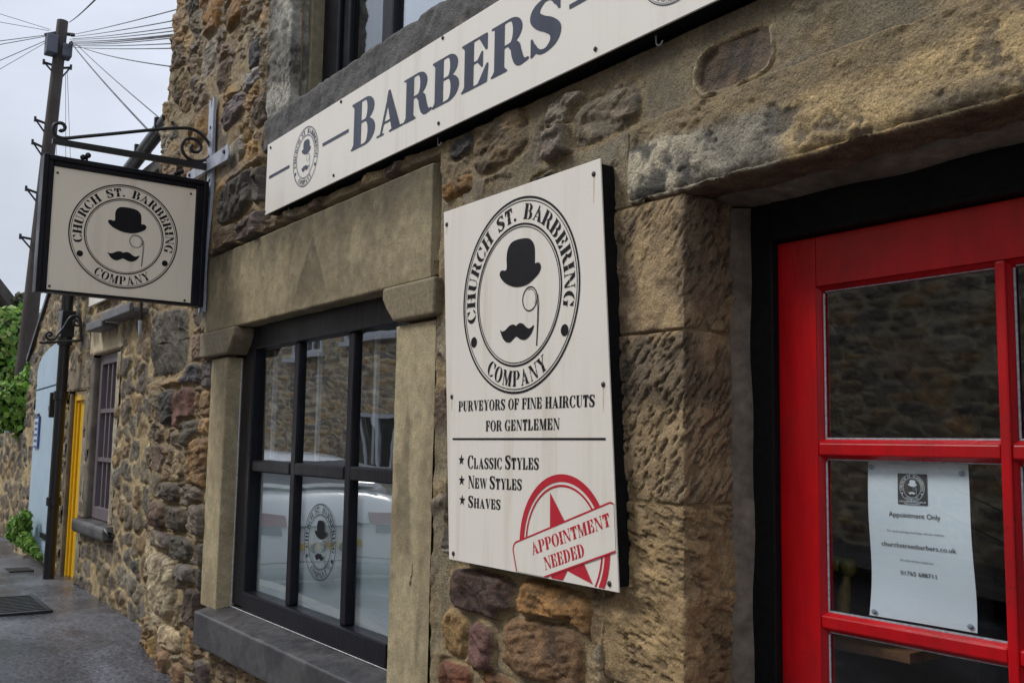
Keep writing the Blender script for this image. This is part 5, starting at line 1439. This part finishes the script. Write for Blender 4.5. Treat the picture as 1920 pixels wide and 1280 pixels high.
for px, py, r in ((8, 640, .50), (35, 640, .45), (8, 690, .5), (40, 700, .5), (70, 625, .35), (75, 660, .4), (5, 740, .5), (60, 740, .45), (85, 640, .3), (92, 655, .3), (84, 668, .3), (98, 640, .18), (25, 610, .30), (92, 690, .35), (50, 760, .4), (20, 790, .45), (5, 820, .35)):
    q = atX(px, py, -15.6); hb.append((q[0] + r * .3 * math.sin(px), q[1], q[2], r * .9, r, r))
leaves("foliage", hb, 9000, .085, G + GY, hedge, 3)
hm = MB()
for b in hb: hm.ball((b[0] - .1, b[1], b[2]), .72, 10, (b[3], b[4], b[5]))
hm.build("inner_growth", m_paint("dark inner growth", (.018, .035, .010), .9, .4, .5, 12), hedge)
MB().box(-16.3, -15.3, -.2, 1.6, -.3, 1.35).build("earth_bank", m_paint("dark bank", (.03, .028, .02), .9, .4, .5, 10), hedge)
ivy = thing("ivy_clump", "bright green ivy clump hanging over the low wall in front of the pole's foot", "ivy", (-11.6, .5, .3))
ib_ = []
for px, py, r in ((58, 705, .10), (50, 730, .16), (62, 735, .12), (38, 752, .17), (55, 765, .18), (22, 770, .12), (40, 790, .16), (60, 795, .14), (50, 812, .10), (66, 765, .10), (64, 705, .08), (66, 680, .07), (10, 740, .14), (4, 790, .10)):
    q = atX(px, py, -11.7); ib_.append((q[0], q[1], q[2], r * 1.2, r, r * 1.1))
leaves("foliage", ib_, 2600, .06, G[:4] + [(.12, .24, .03)], ivy, 4)
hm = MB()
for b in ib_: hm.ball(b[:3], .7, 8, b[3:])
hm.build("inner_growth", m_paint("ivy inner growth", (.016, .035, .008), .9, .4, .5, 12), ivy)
weeds = thing("weeds", "leafy green weeds growing at the foot of the wall by the blue door", "plant", (-9.7, -.05, gz(-9.7)))
wbk = []
for px, py, r in ((40, 985, .10), (48, 1000, .10), (58, 1012, .09), (66, 1020, .07), (34, 1000, .08), (52, 980, .10), (76, 1032, .05), (84, 1042, .04), (58, 968, .07), (44, 1012, .05)):
    q = at(px, py, .02); wbk.append((q[0], -.02, max(q[2], gz(q[0]) + r * .35), r * 1.0, r * .65, r * .75))
leaves("foliage", wbk, 2200, .034, G + [(.12, .23, .03)], weeds, 5)
lw = thing("low_stone_wall", "low rough stone wall running left from the blue door under the ivy", "wall", (-11, .5, .3))
far_wall("stonework", -13.2, -9.86, 1.50, [], 160, lw, y=.34, dx=.03, dz=.02, cw=.30, ch=.16)
MB().box(-13.2, -9.86, .36, .75, -.3, 1.45).build("core", m_paint("wall core", lin(90, 82, 66), .9), lw)
gp_ = thing("grey_post", "slim pale grey post standing left of the telegraph pole", "post", (-13, .5, .3))
a = atX(1, 985, -13.0); b = atX(17, 770, -13.0)
MB().tube([a, b], .035, 12).ball(b, .036, 8).build("shaft", m_paint("blue grey post paint", (.30, .36, .42), .5, .1), gp_)

# distant house with chimney
fh = thing("distant_house", "distant pale rendered house with a stone chimney above the hedge", "house", (-34, 2.5, 2))
def fx(px, py): return atX(px, py, -34)
e0, e1 = fx(-70, 470), fx(42, 612)
sl = (e1 - e0)
wm = MB().hexa([(-34, e0[1] - 1, -1), (-34, e1[1] - .25, -1), (-34, e1[1] - .25, e1[2] - .1), (-34, e0[1] - 1, e0[2] + .3)], [(-40, e0[1] - 1, -1), (-40, e1[1] - .25, -1), (-40, e1[1] - .25, e1[2] - .1), (-40, e0[1] - 1, e0[2] + .3)])
wm.build("wall", m_paint("pale render", lin(170, 166, 152), .9, .3, .3, 3), fh)
MB().hexa([e0 + [.5, 0, 0], e1 + [.5, 0, 0], e1 + [.5, 0, .42], e0 + [.5, 0, .42]], [e0 + [-6, 0, 0], e1 + [-6, 0, 0], e1 + [-6, 0, .42], e0 + [-6, 0, .42]]).build("roof", m_paint("dark roof", lin(78, 72, 68), .8, .3, .4, 3), fh)
c0, c1 = fx(6, 580), fx(26, 545)
ch = MB().box(-36, -35, c0[1], c1[1], c0[2] - .8, c1[2]).build("chimney", m_paint("chimney stone", lin(120, 112, 108), .9, .4, .4, 5), fh)
q = fx(16, 552)
MB().tube([(-35.5, q[1], q[2]), (-35.5, q[1], q[2] + .3)], [.16, .12], 10).build("chimney_pot", m_paint("clay pot", lin(104, 92, 90), .8), ch)
bush = thing("distant_bush", "small dark round bush showing beside the distant house's chimney", "bush", tuple(fx(35, 570)))
q = fx(34, 574); leaves("foliage", [(-33, q[1], q[2], .35, .32, .3)], 700, .10, [(.06, .08, .03), (.09, .10, .05)], bush, 6)

# ================================================================ across the street (seen in the panes)
OY = -7.6
terr = thing("opposite_terrace", "stone terrace with white framed windows reflected in the shop panes", "house", (-10, OY, 0))
TW = [(-18.6, -16.9, .95, 2.05), (-18.9, -17.0, 3.55, 4.6), (-21.3, -20.1, 3.35, 4.5), (-12.4, -10.8, 1.0, 2.3)]
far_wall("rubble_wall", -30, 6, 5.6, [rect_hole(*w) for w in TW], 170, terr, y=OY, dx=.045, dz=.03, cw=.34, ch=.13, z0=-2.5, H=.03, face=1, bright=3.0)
MB().box(-30, 6, OY - 5, OY - .08, -2.5, 5.5).build("terrace_body", m_paint("terrace body", lin(52, 48, 42), .9), terr)
MB().prism([(OY + .3, 5.45), (OY - 3, 7.4), (OY - 6, 5.4), (OY - 6, 5.3), (OY - 3, 7.25), (OY + .3, 5.33)], lambda u, v: (-30.2, u, v), lambda u, v: (6.2, u, v)).build("roof", m_paint("terrace slates", lin(82, 80, 78), .7, .3, .5, 8), terr)
MT['wframe'] = m_paint("white window frame", (.75, .76, .77), .5, .05)
for (a, b, c, d) in TW:
    m = MB(); y = OY + .05
    for x in (a, a + (b - a) / 3, a + 2 * (b - a) / 3, b): m.box(x - .045, x + .045, y - .04, y + .02, c, d)
    m.box(a, b, y - .04, y + .025, c, c + .08); m.box(a, b, y - .04, y + .025, d - .08, d); m.box(a - .1, b + .1, y - .04, y + .12, c - .09, c)
    w = m.build("window", MT['wframe'], terr)
    MB().box(a, b, y - .02, y - .01, c, d).build("pane", MT['far_glass'], w)
tp_ = thing("grey_drainpipe", "pale grey drainpipe on the opposite terrace reflected in the right pane", "pipe", (-16.3, OY + .12, 0))
MB().tube([(-16.3, OY + .12, .0), (-16.3, OY + .12, 5.3)], .06, 10).build("pipe", m_paint("grey plastic pipe", (.42, .45, .50), .4), tp_)
for z in (1.5, 3.2): MB().tube([(-16.3, OY + .12, z - .05), (-16.3, OY + .12, z + .05)], .075, 10).build("collar", m_paint("grey plastic collar", (.42, .45, .50), .4), tp_)

# white car parked a little up the street, its tail towards the shop window
CXR, CYC, CZ = -7.55, -1.85, .13
KZ = .90                                        # a low car
car = thing("parked_car", "white parked car reflected in the shop window with red lamps and yellow plate", "car", (-9.6, CYC, CZ))
MT['carw'] = m_paint("white car paint", (.80, .81, .82), .25, .02, 0, 10, None, .5, 1.0)
prof = [(0.00, .22, .52, .80), (.02, .20, .70, .82), (.10, .19, .90, .85), (.22, .19, 1.0, .86), (.50, .19, 1.02, .87), (.95, .19, .98, .88), (2.6, .19, .96, .88), (3.2, .19, .93, .87), (3.9, .19, .86, .84), (4.2, .22, .70, .76), (4.28, .28, .50, .68)]
def loft(st, n=20, e=5.0):
    V = []; F = []
    for (s, zlo, zhi, hw) in st:
        for k in range(n):
            t = 2 * math.pi * k / n; c, q = math.cos(t), math.sin(t)
            u = math.copysign(abs(c) ** (2 / e), c); v = math.copysign(abs(q) ** (2 / e), q)
            V.append((CXR - s, CYC + hw * u, CZ + (zlo + zhi) / 2 * KZ + (zhi - zlo) / 2 * KZ * v))
    m = len(st)
    F = [(i * n + k, i * n + (k + 1) % n, (i + 1) * n + (k + 1) % n, (i + 1) * n + k) for i in range(m - 1) for k in range(n)] + [tuple(range(n))[::-1], tuple(range((m - 1) * n, m * n))]
    return MB().add(V, F, True)
loft(prof, 28, 4).build("body", MT['carw'], car)
loft([(.38, .9, 1.06, .72), (.75, .9, 1.28, .66), (1.1, .9, 1.36, .62), (1.9, .9, 1.37, .62), (2.5, .9, 1.22, .66), (3.0, .9, .98, .72)], 28, 4).build("cabin", MT['carw'], car)
MT['carglass'] = m_paint("dark car glass", (.015, .018, .022), .05, .05, 0, 5, None, .8)
MB().hexa([(CXR - .36, CYC - .62, CZ + 1.05 * KZ), (CXR - .36, CYC + .62, CZ + 1.05 * KZ), (CXR - .73, CYC + .54, CZ + 1.275 * KZ), (CXR - .73, CYC - .54, CZ + 1.275 * KZ)], [(CXR - .42, CYC - .62, CZ + 1.02 * KZ), (CXR - .42, CYC + .62, CZ + 1.02 * KZ), (CXR - .79, CYC + .54, CZ + 1.245 * KZ), (CXR - .79, CYC - .54, CZ + 1.245 * KZ)]).build("rear_window", MT['carglass'], car)
for s in (-1, 1):
    MB().hexa([(CXR - .85, CYC + s * .69, CZ + 1.0 * KZ), (CXR - 2.7, CYC + s * .71, CZ + 1.0 * KZ), (CXR - 2.3, CYC + s * .655, CZ + 1.25 * KZ), (CXR - 1.0, CYC + s * .655, CZ + 1.27 * KZ)], [(CXR - .85, CYC + s * .60, CZ + 1.0 * KZ), (CXR - 2.7, CYC + s * .60, CZ + 1.0 * KZ), (CXR - 2.3, CYC + s * .60, CZ + 1.25 * KZ), (CXR - 1.0, CYC + s * .60, CZ + 1.27 * KZ)]).build("side_window", MT['carglass'], car)
    MB().hexa([(CXR + .012, CYC + s * .38, CZ + .70 * KZ), (CXR - .03, CYC + s * .78, CZ + .71 * KZ), (CXR - .05, CYC + s * .78, CZ + .82 * KZ), (CXR - .01, CYC + s * .38, CZ + .80 * KZ)], [(CXR - .1, CYC + s * .38, CZ + .70 * KZ), (CXR - .2, CYC + s * .80, CZ + .71 * KZ), (CXR - .2, CYC + s * .80, CZ + .82 * KZ), (CXR - .1, CYC + s * .38, CZ + .80 * KZ)]).build("tail_lamp", m_paint("red lamp lens", (.30, .012, .015), .2), car)
    for x in (.75, 3.45):
        wh = MB().cyl((CXR - x, CYC + s * .70, CZ + .29 * KZ), (CXR - x, CYC + s * .885, CZ + .29 * KZ), .30, .30, 24).build("wheel", m_paint("tyre rubber", (.02, .02, .02), .8), car)
        MB().cyl((CXR - x, CYC + s * .86, CZ + .29 * KZ), (CXR - x, CYC + s * .89, CZ + .29 * KZ), .19, .18, 16).build("rim", MT['steel'], wh)
np_ = MB().box(CXR + .004, CXR + .016, CYC - .26, CYC + .26, CZ + .44, CZ + .55 * KZ).build("number_plate", m_paint("yellow plate", (.72, .50, .02), .4, .05), car, .002)
put(text_polys("DXO", -.15, .15, 0, .08, 1, False, .08), lambda u, v: (CXR + .0175, CYC - .0 + u, CZ + .415 + v), "plate_lettering", MT['ink'], np_)
MB().tube([(CXR - .02, CYC - .85, CZ + .30 * KZ), (CXR + .01, CYC, CZ + .28 * KZ), (CXR - .02, CYC + .85, CZ + .30 * KZ)], .05, 8).build("bumper_strip", m_paint("grey trim", (.20, .21, .22), .5), car)
MB().box(CXR - .004, CXR + .006, CYC - .70, CYC + .70, CZ + .345, CZ + .352).build("bumper_seam", MT['carglass'], car)
MB().box(CXR - .03, CXR + .004, CYC - .36, CYC + .36, CZ + .62, CZ + .628).build("boot_seam", MT['carglass'], car)
for s in (-1, 1): MB().hexa([(CXR + .010, CYC + s * .42, CZ + .56), (CXR - .04, CYC + s * .80, CZ + .57), (CXR - .05, CYC + s * .80, CZ + .63), (CXR - .005, CYC + s * .42, CZ + .625)], [(CXR - .1, CYC + s * .42, CZ + .56), (CXR - .2, CYC + s * .82, CZ + .57), (CXR - .2, CYC + s * .82, CZ + .63), (CXR - .1, CYC + s * .42, CZ + .625)]).build("lamp_surround", MT['carglass'], car)
MB().hexa([(CXR - .30, CYC - .60, CZ + 1.00 * KZ), (CXR - .30, CYC + .60, CZ + 1.00 * KZ), (CXR - .22, CYC + .60, CZ + 1.03 * KZ), (CXR - .22, CYC - .60, CZ + 1.03 * KZ)], [(CXR - .34, CYC - .60, CZ + 1.03 * KZ), (CXR - .34, CYC + .60, CZ + 1.03 * KZ), (CXR - .24, CYC + .60, CZ + 1.06 * KZ), (CXR - .24, CYC - .60, CZ + 1.06 * KZ)]).build("boot_spoiler", MT['carw'], car)
